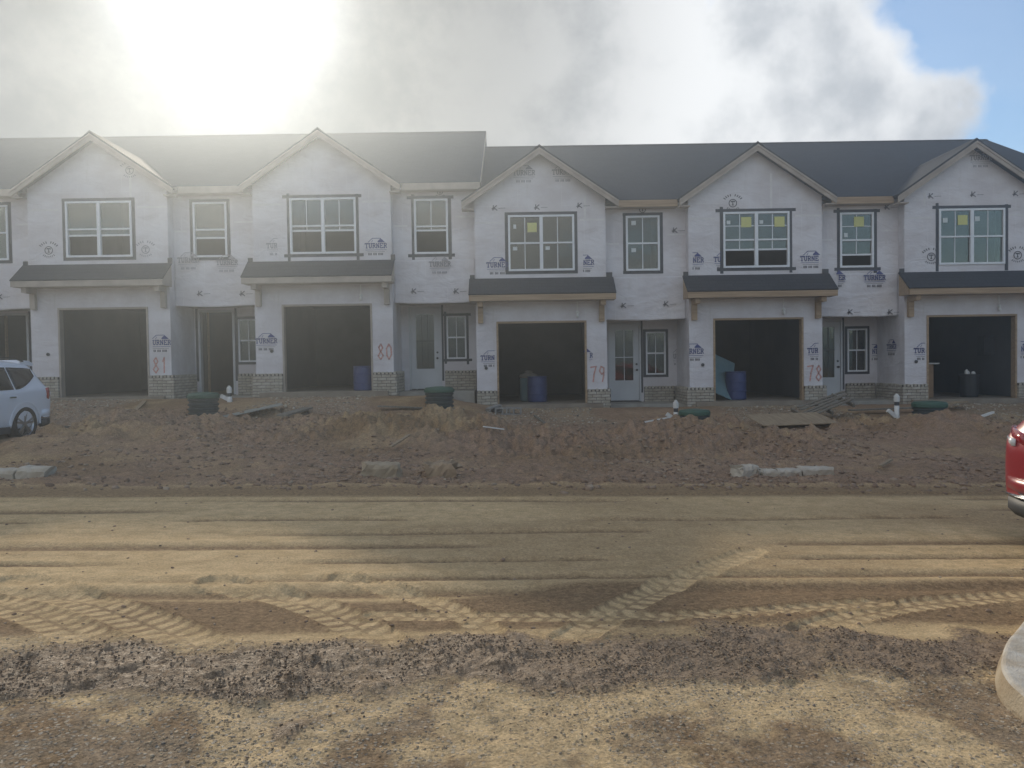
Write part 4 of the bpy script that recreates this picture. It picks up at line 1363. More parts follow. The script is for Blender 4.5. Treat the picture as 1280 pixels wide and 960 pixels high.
def suv(paint, name, loc, rz, white=True):
    """car built nose at -x, tail at +x, centre of the wheelbase at the origin, ground z = 0"""
    root = empty(name, loc, rz)
    # stations along the length: x, half width of sill/shoulder, half width of roof, bottom, shoulder height, top height
    ST = [(-2.38, .50, .40, .42, .66, .70), (-2.30, .74, .60, .30, .78, .84), (-2.05, .86, .70, .24, .86, .98), (-1.60, .915, .74, .22, .92, 1.06),
          (-1.05, .93, .72, .22, .96, 1.13), (-.85, .93, .66, .22, .97, 1.20), (-.35, .93, .62, .22, .985, 1.50), (.05, .93, .63, .22, 1.00, 1.625), (.6, .93, .635, .22, 1.015, 1.67),
          (1.2, .93, .63, .22, 1.035, 1.665), (1.7, .925, .615, .24, 1.06, 1.64), (1.98, .915, .60, .27, 1.075, 1.60), (2.10, .905, .60, .29, 1.08, 1.36), (2.20, .88, .63, .31, 1.05, 1.12),
          (2.28, .82, .60, .34, .96, 1.0), (2.33, .70, .52, .40, .78, .82)]
    def section(s):
        x, w, wr, zb, zs, zt = s
        h = zs - zb
        half = [(0, zb), (w * .80, zb), (w * .955, zb + .05), (w * .985, zb + h * .35), (w, zb + h * .62), (w * .995, zs - .03), (w * .965, zs),
                (wr + (w * .965 - wr) * .12, zs + (zt - zs) * .80), (wr * .96, zt - (zt - zs) * .06), (wr * .55, zt), (0, zt + .012)]
        return [(x, -y, z) for y, z in half] + [(x, y, z) for y, z in half[-2:0:-1]]
    secs = [section(s) for s in ST]
    n = len(secs[0])
    mb = MB()
    vs = [p for s in secs for p in s]
    fs = []
    for i in range(len(secs) - 1):
        for k in range(n):
            fs.append((i * n + k, i * n + (k + 1) % n, (i + 1) * n + (k + 1) % n, (i + 1) * n + k)[::-1])
    fs.append(tuple(range(n)))
    fs.append(tuple((len(secs) - 1) * n + k for k in range(n - 1, -1, -1)))
    mb.add(vs, fs)
    body = mb.build('body', paint, root, True)
    sub = body.modifiers.new('sub', 'SUBSURF')
    sub.levels = sub.render_levels = 2
    WB, WR = 1.36, 0.365
    wells = MB()
    for sx in (-1, 1):
        for sy in (-1, 1):
            wells.lathe([(.425, -.3), (.425, .3)], 36, Matrix.Translation((sx * WB, sy * .86, .375)) @ Matrix.Rotation(rad(90), 4, 'X'))
    wo = wells.build('wells', M_TRIM)
    bo = body.modifiers.new('cut', 'BOOLEAN')
    bo.operation = 'DIFFERENCE'
    bo.solver = 'EXACT'
    bo.object = wo
    dg = bpy.context.evaluated_depsgraph_get()
    me = bpy.data.meshes.new_from_object(body.evaluated_get(dg))
    body.modifiers.clear()
    body.data = me
    bpy.data.objects.remove(wo)
    me.materials.clear()
    me.materials.append(paint)
    me.set_sharp_from_angle(angle=rad(35))

    # smooth side surface used for glass and trim
    xs_ = np.array([s[0] for s in ST])
    col = lambda k: np.array([s[k] for s in ST])
    def side(x, f):
        """point on the upper side: f 0 at the shoulder, 1 at the roof edge"""
        w, wr, zs, zt = (np.interp(x, xs_, col(k)) for k in (1, 2, 4, 5))
        y = w * .965 + (wr + (w * .965 - wr) * .12 - w * .965) * f
        return y, zs + (zt - zs) * .80 * f
    for sy in (-1, 1):
        # side glass: wedge that narrows to the tail; one pane per door plus quarter light
        for a, b in ((-.62, .22), (.27, 1.08), (1.13, 1.86)):
            g = MB()
            N, K = 10, 5
            pts = []
            for j in range(K + 1):
                for q in range(N + 1):
                    x = a + (b - a) * q / N
                    lo, hi = .06, .93
                    if x > 1.2:
                        lo = .06 + .52 * ((x - 1.2) / .66) ** 1.6
                    if x < -.1:
                        hi = max(.10, .93 - .10 * ((-.1 - x) / .5))
                    y, z = side(x, lo + (hi - lo) * j / K)
                    pts.append((x, sy * (y + .012 if True else y), z))
            g.add(pts, [(j * (N + 1) + q, j * (N + 1) + q + 1, (j + 1) * (N + 1) + q + 1, (j + 1) * (N + 1) + q)[::(1 if sy < 0 else -1)] for j in range(K) for q in range(N)])
            o = g.build('side_window', M_TINT, root, True)
            sm = o.modifiers.new('thick', 'SOLIDIFY'); sm.thickness = .02; sm.offset = -1
        for xd in (.12, .98):
            h = MB().box(xd - .09, xd + .09, sy * .925 - .022, sy * .925 + .022, .895, .922)
            h.build('door_handle', M_CHROME, root)
        # cladding along the sill and round the arches
        c = MB().box(-.9, .9, sy * .90 - .035, sy * .90 + .035, .20, .33)
        c.build('sill_cladding', M_TRIM, root)
        # roof rail
        rl = MB()
        pr = None
        for x in np.linspace(-.1, 1.75, 10):
            zt = float(np.interp(x, xs_, col(5)))
            p = (x, sy * .60, zt + (.035 if -.05 < x < 1.7 else .0))
            if pr:
                rl.bar(pr, p, .028)
            pr = p
        rl.build('roof_rail', M_TRIM, root)
        # mirror
        MB().lathe([(.02, -.1), (.085, -.08), (.1, 0), (.085, .07), (.02, .09)], 12, Matrix.Translation((-.62, sy * 1.02, 1.07)) @ Matrix.Rotation(rad(90), 4, 'Y')).build('wing_mirror', paint, root, True)
        # tail lamp that wraps the corner, with a clear reversing section
        tl = MB()
        prof = [(2.02, .915), (2.12, .885), (2.19, .83), (2.235, .74), (2.265, .62), (2.28, .48)]
        zz_ = [(.86, 1.07), (.83, 1.085), (.82, 1.08), (.83, 1.06), (.85, 1.04), (.88, 1.02)]
        pts = []
        for (x, y), (a, b) in zip(prof, zz_):
            for q in range(4):
                bul = .018 * math.sin(math.pi * q / 3) + .012
                pts.append((x + bul * .8, sy * (y + bul * .6), a + (b - a) * q / 3))
        tl.add(pts, [(i * 4 + q, (i + 1) * 4 + q, (i + 1) * 4 + q + 1, i * 4 + q + 1)[::(-1 if sy > 0 else 1)] for i in range(5) for q in range(3)])
        lamp = tl.build('tail_light', M_TAIL, root, True)
        sm = lamp.modifiers.new('thick', 'SOLIDIFY'); sm.thickness = .05; sm.offset = -1
        cl_ = MB()
        cp = []
        for (x, y), (a, b) in list(zip(prof, zz_))[1:5]:
            for q in (0, 1):
                cp.append((x + .034, sy * (y + .016), a + (b - a) * (.30 + .34 * q)))
        cl_.add(cp, [(i * 2, i * 2 + 2, i * 2 + 3, i * 2 + 1)[::(-1 if sy > 0 else 1)] for i in range(3)])
        o = cl_.build('reversing_light', M_CLEAR, lamp, True)
        sm = o.modifiers.new('thick', 'SOLIDIFY'); sm.thickness = .012; sm.offset = 1
        # reflector low in the bumper
        MB().box(2.15, 2.235, sy * .74 - .06, sy * .74 + .06, .655, .70).build('reflector', M_CLEAR, root)
        # head lamp
        MB().lathe([(.02, -.02), (.11, 0), (.10, .05), (.03, .07)], 14, Matrix.Translation((-2.16, sy * .70, .76)) @ Matrix.Rotation(rad(-70), 4, 'Y')).build('headlight', M_CLEAR, root, True)
    # spoiler, rear glass, bumpers, plate, bright strip
    sp = MB().prism_y([(1.70, 1.58), (2.08, 1.535), (2.10, 1.60), (1.95, 1.648), (1.70, 1.662)], -.57, .57)
    sp.build('spoiler', paint, root)
    g = MB()
    g.add([(2.135, -.60, 1.16), (2.135, .60, 1.16), (2.03, .52, 1.52), (2.03, -.52, 1.52)], [(0, 1, 2, 3)])
    o = g.build('rear_window', M_TINT, root)
    sm = o.modifiers.new('thick', 'SOLIDIFY'); sm.thickness = .02; sm.offset = 0
    def belt(z0, z1, out, m, nm, x_end=2.36, start=1.86):
        ring0 = [(start, -.915), (2.06, -.90), (2.20, -.84), (2.30, -.70), (x_end, -.48), (x_end + .012, 0), (x_end, .48), (2.30, .70), (2.20, .84), (2.06, .90), (start, .915)]
        b = MB()
        vs_ = []
        for z, o_ in ((z0, -.06), (z0 + (z1 - z0) * .35, 0.0), (z1, .0)):
            for x, y in ring0:
                d = math.hypot(x - 1.4, y)
                k = 1 + (out + o_) / d
                vs_.append((1.4 + (x - 1.4) * k, y * k, z))
        m_ = len(ring0)
        b.add(vs_, [(r * m_ + i, r * m_ + i + 1, (r + 1) * m_ + i + 1, (r + 1) * m_ + i) for r in range(2) for i in range(m_ - 1)])
        o = b.build(nm, m, root, True)
        s_ = o.modifiers.new('thick', 'SOLIDIFY'); s_.thickness = .06; s_.offset = -1
        return o
    belt(.27, .44, .012, M_TRIM, 'rear_bumper_skirt')
    belt(.445, .465, .03, M_CHROME, 'bumper_strip')
    belt(.47, .62, .02, paint, 'rear_bumper')
    MB().box(2.285, 2.34, -.26, .26, .70, .83).build('number_plate', M_CLEAR, root)
    fb_ = MB().box(-2.40, -2.2, -.62, .62, .28, .42)
    fb_.build('front_bumper_skirt', M_TRIM, root)
    # wheels
    for sx in (-1, 1):
        for sy in (-1, 1):
            M = Matrix.Translation((sx * WB, sy * .815, WR)) @ Matrix.Rotation(rad(90 if sy < 0 else -90), 4, 'X')
            ty = MB().lathe([(.235, -.10), (.33, -.115), (.358, -.09), (.366, -.03), (.366, .03), (.358, .09), (.33, .112), (.255, .105), (.245, .07), (.235, -.10)], 40, M, cap=False)
            w = ty.build('wheel', M_TYRE, root, True)
            rm = MB().lathe([(.252, .10), (.24, .085), (.225, .02), (.22, -.05)], 40, M, cap=False)
            rm.build('rim', M_ALLOY, w, True)
            hb = MB().lathe([(.0, .045), (.24, .0), (.245, -.05)], 24, M, cap=False)
            hb.build('brake_well', M_BLACKM, w)
            spk = MB()
            for k in range(5):
                for dd in (-.16, .16):
                    a = 2 * math.pi * k / 5 + .3
                    p0 = M @ Vector((.035 * math.cos(a), .035 * math.sin(a), .075))
                    p1 = M @ Vector((.238 * math.cos(a + dd), .238 * math.sin(a + dd), .088))
                    spk.bar(p0, p1, .034, .03, up=(0, 1, 0))
            spk.lathe([(.06, .05), (.055, .092), (.03, .098)], 16, M)
            spk.build('spokes', M_ALLOY, w)
            # dark arch lip
            ar = MB()
            N = 22
            vs_ = []
            for q in range(N + 1):
                a = rad(-4 + 188 * q / N)
                for r0, yy in ((.420, .890), (.420, .932), (.448, .928), (.452, .890)):
                    vs_.append((sx * WB + r0 * math.cos(a), sy * yy, .375 + r0 * math.sin(a)))
            ar.add(vs_, [(q * 4 + k, q * 4 + (k + 1) % 4, q * 4 + 4 + (k + 1) % 4, q * 4 + 4 + k) for q in range(N) for k in range(4)])
            ar.build('arch_trim', M_TRIM if not white else paint, root)
    return root


pw = at(31, 526, 15.9)
# nose towards the road, tail towards the houses: car +x axis turns to +y
wyaw = rad(86)
ws = Vector((1.36 * math.cos(wyaw) + .90 * math.sin(wyaw), 1.36 * math.sin(wyaw) - .90 * math.cos(wyaw), 0))   # near rear wheel
wl = Vector((pw.x, pw.y, 0)) - ws
zr = at(31, 550, 15.9).z
car = suv(M_WPAINT, 'parked_car', (wl.x, wl.y, zr - 0.02), wyaw)
car.rotation_euler = (0, rad(0.6), wyaw)
tag(car, 'white sport utility car parked nose out on the dirt drive', 'car')
red = suv(M_RPAINT, 'parked_car', (6.93, 6.7, 0), rad(180 + 3), white=False)
red.location.z = -0.025 * 6.9 - .02
red.rotation_euler = (0, rad(-1.4), rad(180 + 2.5))
tag(red, 'red car standing on the dirt road with its tail lamp showing', 'car')

# ------------------------------------------------------------------ kerb in the foreground
kp = [(1420, 742), (1330, 757), (1283, 787), (1256, 818), (1244, 848), (1250, 876), (1275, 900), (1330, 945), (1420, 1010)]
kb = [on_road(*p)[:2] for p in kp]
kb = [Vector((p[0], p[1])) for p in kb]
outline = []
for i in range(len(kb) - 1):
    a, b, c, d = kb[max(i - 1, 0)], kb[i], kb[i + 1], kb[min(i + 2, len(kb) - 1)]
    for t in np.linspace(0, 1, 7, endpoint=False):
        outline.append(0.5 * ((2 * b) + (-a + c) * t + (2 * a - 5 * b + 4 * c - d) * t ** 2 + (-a + 3 * b - 3 * c + d) * t ** 3))
outline.append(kb[-1])
outline += [Vector((6.5, 2.4)), Vector((6.5, 5.6))]
cen = Vector((4.2, 3.95))
kbm = MB()
rings = ((0.0, -.10), (0.0, .02), (.03, .10), (.042, .112), (.055, .116))
for ins, z in rings:
    for p in outline:
        q = p + (cen - p).normalized() * ins
        kbm.v.append((q.x, q.y, z - .025 * q.x + .006 * math.sin(9 * q.y + 5 * q.x)))
n = len(outline)
for r in range(len(rings) - 1):
    for k in range(n):
        kbm.f.append((r * n + k, (r + 1) * n + k, (r + 1) * n + (k + 1) % n, r * n + (k + 1) % n))
kbm.v.append((cen.x, cen.y, .118 - .025 * cen.x))
for k in range(n):
    kbm.f.append((len(kbm.v) - 1, (len(rings) - 1) * n + (k + 1) % n, (len(rings) - 1) * n + k))
kbm.m = [0 if q < 2 * n else 1 for q in range(len(kbm.f))]
M_KERB = mat('soiled_concrete', (0.44, 0.36, 0.25), (0.34, 0.26, 0.165), 6.0, 0.95, 0.5, 60)
M_KTOP = mat('pale_concrete_top', (0.58, 0.54, 0.47), (0.42, 0.35, 0.26), 7.0, 0.92, 0.5, 90, detail=9)
kerb = kbm.build('kerb', [M_KERB, M_KTOP])
kerb['kind'] = 'structure'

# ------------------------------------------------------------------ site objects
M_GREENLID = mat('green_lid_plastic', (0.035, 0.095, 0.060), (0.05, 0.105, 0.075), 6.0, 0.5)
M_RISER = mat('black_corrugated_pipe', (0.030, 0.045, 0.045), (0.055, 0.062, 0.058), 6.0, 0.55)
M_PVC = mat('white_pvc', (0.74, 0.74, 0.72), (0.62, 0.60, 0.56), 9.0, 0.4)
M_BLUE = mat('blue_drum_plastic', (0.022, 0.04, 0.14), (0.03, 0.05, 0.16), 5.0, 0.45)
M_BIN = mat('black_bin_plastic', (0.020, 0.020, 0.022), (0.03, 0.03, 0.032), 5.0, 0.5)
M_PLY = mat('plywood', (0.36, 0.27, 0.17), (0.25, 0.18, 0.11), 2.5, 0.8, 0.2, 20, (1, 5, 1))
M_BOARDG = mat('weathered_board', (0.22, 0.20, 0.165), (0.15, 0.125, 0.095), 3.0, 0.85, 0.3, 20, (1, 6, 1))
M_TEAL = mat('coated_sheathing', (0.12, 0.21, 0.24), (0.16, 0.25, 0.27), 3.0, 0.6)
M_SHEET = mat('pale_sheet', (0.33, 0.335, 0.30), (0.25, 0.245, 0.215), 3.0, 0.7)
M_CAB = mat('cabinet_wood', (0.30, 0.18, 0.09), (0.24, 0.14, 0.07), 2.0, 0.55, 0.1, 20, (1, 1, 6))
M_COUNT = mat('pale_countertop', (0.55, 0.53, 0.48), (0.48, 0.46, 0.42), 14.0, 0.4)
M_CMU = mat('grey_block', (0.30, 0.29, 0.27), (0.22, 0.21, 0.195), 16.0, 0.95, 0.5, 60)


def riser(px, y_top, y_bot, Y, label, w_px, lid=True, col=None):
    pt, pb = at(px, y_top, Y), at(px, y_bot, Y)
    R_ = w_px / FPX * Y / 2
    z0 = min(pb.z, zg(pb.x, Y)) - 0.15
    H = pt.z - z0
    root = empty('drain_riser', (pt.x, Y, z0))
    prof = []
    n = max(3, int(H / 0.115))
    top = H - (.13 if lid else 0.0)
    for k in range(n):
        a = top * k / n
        d = top / n
        prof += [(R_ * .91, a), (R_ * .91, a + d * .38), (R_, a + d * .5), (R_, a + d * .88), (R_ * .91, a + d * .999)]
    pb_ = MB().lathe(prof, 36)
    pb_.build('corrugated_pipe', col or M_RISER, root)
    if lid:
        MB().lathe([(R_ * .98, top + .002), (R_ * 1.03, top + .012), (R_ * 1.03, H - .045), (R_ * .96, H - .02), (R_ * .94, H - .006), (R_ * .3, H + .018), (.01, H + .02)], 36).build('lid', M_GREENLID, root, False)
        for k in range(6):
            a = k * math.pi / 3 + .2
            MB().box(R_ * 1.0, R_ * 1.06, -.03, .03, top + .01, H - .05, 0, Matrix.Rotation(a, 4, 'Z')).build('lid_lug', M_GREENLID, root)
    return tag(root, label, 'drain riser', 'corrugated drain risers in front of the houses')


riser(254, 491, 530, 18.3, 'tall grey corrugated drain riser before the doorless entry', 37)
riser(549, 484, 507, 19.3, 'drain riser with green lid before the door of house 80', 36)
riser(868, 512, 535, 18.4, 'green lidded drain riser before house 79, right next to a white pipe', 38)
riser(1162, 502, 527, 18.4, 'green lidded drain riser before the free end house', 40)


def cleanout(px, y_top, y_bot, Y, label, dark=True):
    pt = at(px, y_top, Y)
    z0 = min(at(px, y_bot, Y).z, zg(pt.x, Y)) - .1
    H = pt.z - z0
    root = empty('cleanout_pipe', (pt.x, Y, z0), rad(20))
    root.rotation_euler = (rad(1.5), rad(-1.0), 0)
    MB().lathe([(.056, 0), (.056, H - .28)], 18).build('pipe', M_PVC, root, True)
    MB().lathe([(.05, H - .279), (.05, H - .19)], 18).build('coupling', M_TRIM, root)
    MB().lathe([(.066, H - .189), (.066, H - .06), (.05, H - .05), (.05, H - .03), (.03, H - .028), (.03, H)], 18).build('cap', M_PVC, root)
    br = MB()
    br.bar((0, 0, H * .28), (-.22, -.02, H * .52), .09)
    br.lathe([(.066, H * .12), (.066, H * .34)], 18)
    br.build('branch', M_PVC, root)
    return tag(root, label, 'pipe', 'white cleanout pipes in front of the houses')


cleanout(845, 500, 530, 18.5, 'white plastic cleanout pipe beside the lidded riser of house 79')
cleanout(1121, 492, 528, 18.6, 'white capped cleanout pipe with branch before house 78')
cleanout(287, 482, 502, 20.2, 'white cleanout pipe stub at the doorless entry')


def drum(px, y_top, y_bot, Y, w_px, label, m=None, tall=False):
    pt = at(px, y_top, Y)
    z0 = at(px, y_bot, Y).z
    return pt, z0


def barrel(i, lx, ly, R_, H, label, open_=True):
    u = UNITS[i]
    root = empty('plastic_drum', (u['x'] + lx, FACE_Y + ly, u['z'] + u['fl'] + .002))
    MB().lathe([(R_ * .93, 0), (R_, .03), (R_, H * .3), (R_ * 1.03, H * .32), (R_ * 1.03, H * .36), (R_, H * .38), (R_, H * .64), (R_ * 1.03, H * .66), (R_ * 1.03, H * .70), (R_, H * .72), (R_ * .99, H * .95), (R_ * .93, H)], 32).build('body', M_BLUE, root, False)
    MB().lathe([(R_ * .95, H + .001), (R_ * 1.02, H + .002), (R_ * 1.02, H + .03), (R_ * .9, H + .032)], 32).build('rim', M_BLUE, root)
    return tag(root, label, 'drum', 'blue plastic drums in the garages')


barrel(2, 0.92, .35, .29, .66, 'blue plastic drum standing in the garage of house 80')
barrel(3, -.10, 1.2, .29, .72, 'blue plastic drum in the garage of house 79, before a second container')
barrel(4, -.42, .75, .29, .78, 'blue plastic drum behind the leaning board in the garage of house 78')

# second container behind the drum of house 79: a water cooler style jug on a tub
u = UNITS[3]
rt = empty('drink_cooler', (u['x'] - .34, FACE_Y + 1.75, u['z']))
MB().lathe([(.24, 0), (.27, .04), (.27, .66), (.25, .70)], 28).build('body', M_TEAL, rt)
MB().lathe([(.27, .701), (.28, .75), (.26, .80), (.12, .84), (.12, .9), (.04, .92)], 28).build('lid', M_BOARDG, rt)
tag(rt, 'tall grey green container with lid behind the blue drum of house 79', 'container')

# board leaning in the garage of house 78
u = UNITS[4]
root = empty('leaning_board', (u['x'] - .95, FACE_Y + .45, u['z']))
bd = MB()
bd.box(-.40, .40, 0, .02, 0, 1.35)
for q in range(3):
    bd.box(-.401, .401, -.0015, 0, .25 + q * .42, .27 + q * .42)
o = bd.build('board', M_TEAL, root)
o.rotation_euler = (rad(-32), rad(24), rad(12))
o.location.z = .16
tag(root, 'blue grey sheathing board leaning inside the garage of house 78', 'board')

# cabinet, bin and wall panel in the end house
u = UNITS[5]
rt = empty('base_cabinet', (u['x'] - .86, FACE_Y + .9, u['z'] + u['fl'] + .002))
MB().box(-.34, .28, 0, .6, .0, .96).build('carcass', M_CAB, rt)
MB().box(-.30, .24, -.02, -.001, .08, .90).build('panel', M_CAB, rt)
MB().box(-.38, .42, -.06, .66, .962, 1.0).build('countertop', M_COUNT, rt)
tag(rt, 'brown cabinet with pale top inside the garage of the end house', 'cabinet')
rt = empty('rubbish_bin', (u['x'] + .42, FACE_Y + .85, u['z'] + u['fl'] + .002))
MB().lathe([(.22, 0), (.235, .03), (.275, .60), (.285, .61), (.29, .66), (.27, .665)], 30).build('bin_body', M_BIN, rt)
for (a, b, h_, w_) in ((-.1, -.05, .13, .05), (.13, .02, .07, .06), (.02, .1, .09, .06)):
    MB().lathe([(w_ * .7, .60), (w_, .64), (w_, .665 + h_ * .6), (w_ * .4, .665 + h_)], 10, Matrix.Translation((a, b, 0))).build('rubbish', M_PVC, rt)
tag(rt, 'black rubbish bin heaped with white waste in the end garage', 'bin')
MB().box(1.30, 1.325, 1.6, 1.95, 1.15, 1.75).build('electrical_panel', M_BLACKM, HOUSE[5])
MB().box(1.32, 1.639, 1.65, 1.9, 1.18, 1.72).build('panel_box', M_DARKIN, HOUSE[5])


def lying(name, px0, py0, px1, py1, Y0, Y1, w, th, m, label, cat, lift=0.03, group=None, tilt=0.0, follow=True):
    """board that lies on the dirt between two pixels"""
    a, b = at(px0, py0, Y0), at(px1, py1, Y1)
    za = zg(a.x, Y0) + lift if follow else a.z
    zb = zg(b.x, Y1) + lift if follow else b.z
    a, b = Vector((a.x, Y0, za)), Vector((b.x, Y1, zb))
    L = (b - a).length
    root = empty(name, a)
    mb = MB().box(-w / 2, w / 2, 0, L, 0, th)
    o = mb.build(name, m)
    bpy.data.objects.remove(root)
    d = (b - a).normalized()
    s = d.cross(Vector((0, 0, 1))).normalized()
    up = s.cross(d)
    R_ = Matrix((s, d, up)).transposed().to_4x4() @ Matrix.Rotation(tilt, 4, 'Y')
    o.matrix_world = Matrix.Translation(a) @ R_
    return tag(o, label, cat, group)


lying('loose_plank', 353, 535, 385, 510, 16.6, 18.8, .24, .04, M_BOARDG, 'weathered plank sloping up the dirt before the garage of house 80', 'plank', .06)
lying('loose_sheet', 275, 519, 352, 512, 18.2, 18.7, .75, .02, M_SHEET, 'pale flat sheet lying before the doorless entry', 'sheet', .07)
lying('loose_plank', 472, 508, 580, 507, 19.2, 19.4, .16, .035, M_BOARDG, 'long grey plank at the foot of the porch of house 80', 'plank', .08)
lying('loose_plank', 1062, 513, 1142, 509, 19.6, 19.8, .16, .035, M_BOARDG, 'long board at the foot of the porch of house 78', 'plank', .10)
lying('loose_plank', 1150, 506, 1204, 503, 19.8, 20.2, .3, .035, M_PLY, 'board ramp at the pier of the end house', 'plank', .16)
lying('loose_plank', 1187, 527, 1199, 508, 18.4, 18.8, .06, .04, M_BOARDG, 'thin stick propped by the riser of the end house', 'plank', .06)
lying('loose_sheet', 942, 521, 1034, 518, 17.6, 17.9, .95, .02, M_PLY, 'tan plywood sheet lying in front of the garage of house 78', 'sheet', .14, tilt=rad(11))
lying('loose_stick', 488, 570, 512, 554, 13.0, 13.8, .06, .025, M_PLY, 'pale stick in the churned dirt before house 80', 'stick', .08)
lying('loose_stick', 668, 508, 686, 528, 19.4, 17.9, .05, .03, M_BOARDG, 'dark stick across the drive of house 79', 'stick', .04)
lying('loose_stick', 790, 524, 838, 525, 18.3, 18.4, .03, .03, M_PVC, 'thin white pipe on the dirt leading to the cleanout of house 79', 'stick', .06)
lying('white_strip', 604, 547, 630, 545, 14.6, 14.7, .06, .02, M_PVC, 'short white strip on the dirt before house 79', 'strip', .09)
lying('loose_stick', 68, 520, 92, 519, 17.2, 17.3, .05, .04, M_BOARDG, 'short dark batten on the drive behind the white car', 'stick', .05)
lying('loose_plank', 166, 512, 181, 503, 18.6, 20.0, .1, .04, M_PLY, 'short tan board before the garage beside the white car', 'plank', .05)
lying('white_strip', 1216, 518, 1242, 517, 18.6, 18.7, .07, .05, M_PVC, 'white pipe offcut on the dirt before the end house', 'strip', .10)
lying('loose_stick', 1100, 581, 1114, 568, 12.0, 12.6, .05, .03, M_PLY, 'short pale stick on the slope before house 78', 'stick', .05)

# pallet boards stacked askew by house 78
pc = at(1028, 512, 18.9)
zp = zg(pc.x, 18.9)
rt = empty('broken_pallet', (pc.x, 18.9, zp + .05))
rr = random.Random(4)
for k in range(5):
    o = MB().box(-.62, .62, -.05, .05, 0, .024).build('slat', M_BOARDG, rt)
    o.location = (-.02 + .03 * k, -.35 + .17 * k, .16 + .05 * k)
    o.rotation_euler = (rad(8), rad(-19 + rr.uniform(-3, 3)), rad(6 + rr.uniform(-5, 5)))
for k in range(3):
    o = MB().box(-.02, .02, -.45, .45, 0, .09).build('bearer', M_BOARDG, rt)
    o.location = (-.5 + .5 * k, 0, -.02 + .17 * k)
    o.rotation_euler = (rad(14), rad(-19), rad(6))
tag(rt, 'broken wooden pallet tipped up beside the door of house 78', 'pallet')

# hollow concrete blocks at the garage of house 79
for k, (px, py, ang) in enumerate(((628, 510, 4), (642, 511, -3), (618, 507, 40))):
    p = at(px, py, 19.9)
    rt_z = zg(p.x, 19.9)
    mb = MB()
    L, W, H = .39, .19, .19
    wall(mb, -L / 2, L / 2, 0, H, -W / 2, W / 2, [(-.16, -.02, .035, H - .035), (.02, .16, .035, H - .035)])
    o = mb.build('concrete_block', M_CMU)
    o.location = (p.x, 19.9 + .25 * (k == 2), rt_z - .02)
    o.rotation_euler = (0, rad((0, 3, -14)[k]), rad(ang))
    tag(o, ('hollow concrete block on its side at the garage sill of house 79', 'hollow concrete block touching another before the garage of house 79', 'tilted concrete block against the brick pier of house 79')[k], 'block', 'concrete blocks at house 79')

# broken kerb stones along the far edge of the road
M_RUB = mat('broken_kerb_concrete', (0.40, 0.32, 0.22), (0.30, 0.23, 0.15), 5.0, 0.95, 0.5, 40)
M_RUBL = mat('pale_kerb_concrete', (0.52, 0.47, 0.39), (0.40, 0.34, 0.26), 5.0, 0.95, 0.5, 40)
M_ROCK = mat('clay_caked_stone', (0.38, 0.28, 0.18), (0.27, 0.19, 0.12), 5.0, 0.95, 0.5, 40)


def chunk(px0, px1, py_t, py_b, Y, dep, m, label, yaw=0.0, seed=0, name='kerb_fragment', rough=.007, cat='kerb fragment', group='broken kerb pieces along the road'):
    a, b = at(px0, py_b, Y), at(px1, py_b, Y)
    H = (py_b - py_t) / FPX * Y
    r = np.random.default_rng(seed)
    nx, ny, nz = 8, 3, 3
    L = b.x - a.x
    me_v, me_f = [], []
    idx = {}
    def V(i, j, k):
        if (i, j, k) not in idx:
            u_, v_, w_ = i / nx, j / ny, k / nz
            x = (u_ - .5) * L
            y = (v_ - .5) * dep
            z = w_ * H
            if k == nz and j == 0: y += .03
            if k == nz: z -= .012 * abs(j - ny / 2)
            x += r.normal() * rough * (2.5 if i in (0, nx) else .5)
            y += r.normal() * rough * .6
            z += r.normal() * rough * (.7 if k else 0)
            idx[(i, j, k)] = len(me_v)
            me_v.append((x, y, z))
        return idx[(i, j, k)]
    for i in range(nx):
        for j in range(ny):
            me_f.append((V(i, j, nz), V(i + 1, j, nz), V(i + 1, j + 1, nz), V(i, j + 1, nz)))
            me_f.append((V(i, j, 0), V(i, j + 1, 0), V(i + 1, j + 1, 0), V(i + 1, j, 0)))
        for k in range(nz):
            me_f.append((V(i, 0, k), V(i + 1, 0, k), V(i + 1, 0, k + 1), V(i, 0, k + 1)))
            me_f.append((V(i, ny, k), V(i, ny, k + 1), V(i + 1, ny, k + 1), V(i + 1, ny, k)))
    for j in range(ny):
        for k in range(nz):
            me_f.append((V(0, j, k), V(0, j, k + 1), V(0, j + 1, k + 1), V(0, j + 1, k)))
            me_f.append((V(nx, j, k), V(nx, j + 1, k), V(nx, j + 1, k + 1), V(nx, j, k + 1)))
    mb = MB().add(me_v, me_f)
    o = mb.build(name, m)
    cx = (a.x + b.x) / 2
    o.location = (cx, Y + dep / 2, max(zg(cx, Y), zg(a.x, Y) - .02, zg(b.x, Y) - .02) - .02)
    o.rotation_euler = (0, rad(1.4), yaw)
    return tag(o, label, cat, group)


chunk(-30, 18, 594, 611, 10.3, .3, M_RUBL, 'long kerb stone at the road edge below the white car, its end cracked off', 0, 1)
chunk(21, 56, 595, 611, 10.3, .28, M_RUBL, 'short kerb stone lying end to end below the white car', rad(-3), 2)
chunk(452, 497, 588, 606, 10.7, .35, M_RUB, 'square brown kerb block half buried before house 80', rad(4), 3, rough=.012)
chunk(532, 568, 587, 605, 10.75, .35, M_ROCK, 'rounded clay caked block in the dirt before house 79', rad(-6), 4, rough=.022)
chunk(923, 949, 589, 605, 11.1, .3, M_RUBL, 'wedge of broken kerb before house 78, tilted away from its row', rad(24), 5, rough=.012)
chunk(954, 974, 588, 600, 11.2, .26, M_RUBL, 'small cube of kerb between the wedge and the long pieces', rad(-8), 6)
chunk(974, 1003, 588, 600, 11.25, .26, M_RUBL, 'middle length of broken kerb before house 78', rad(3), 7)
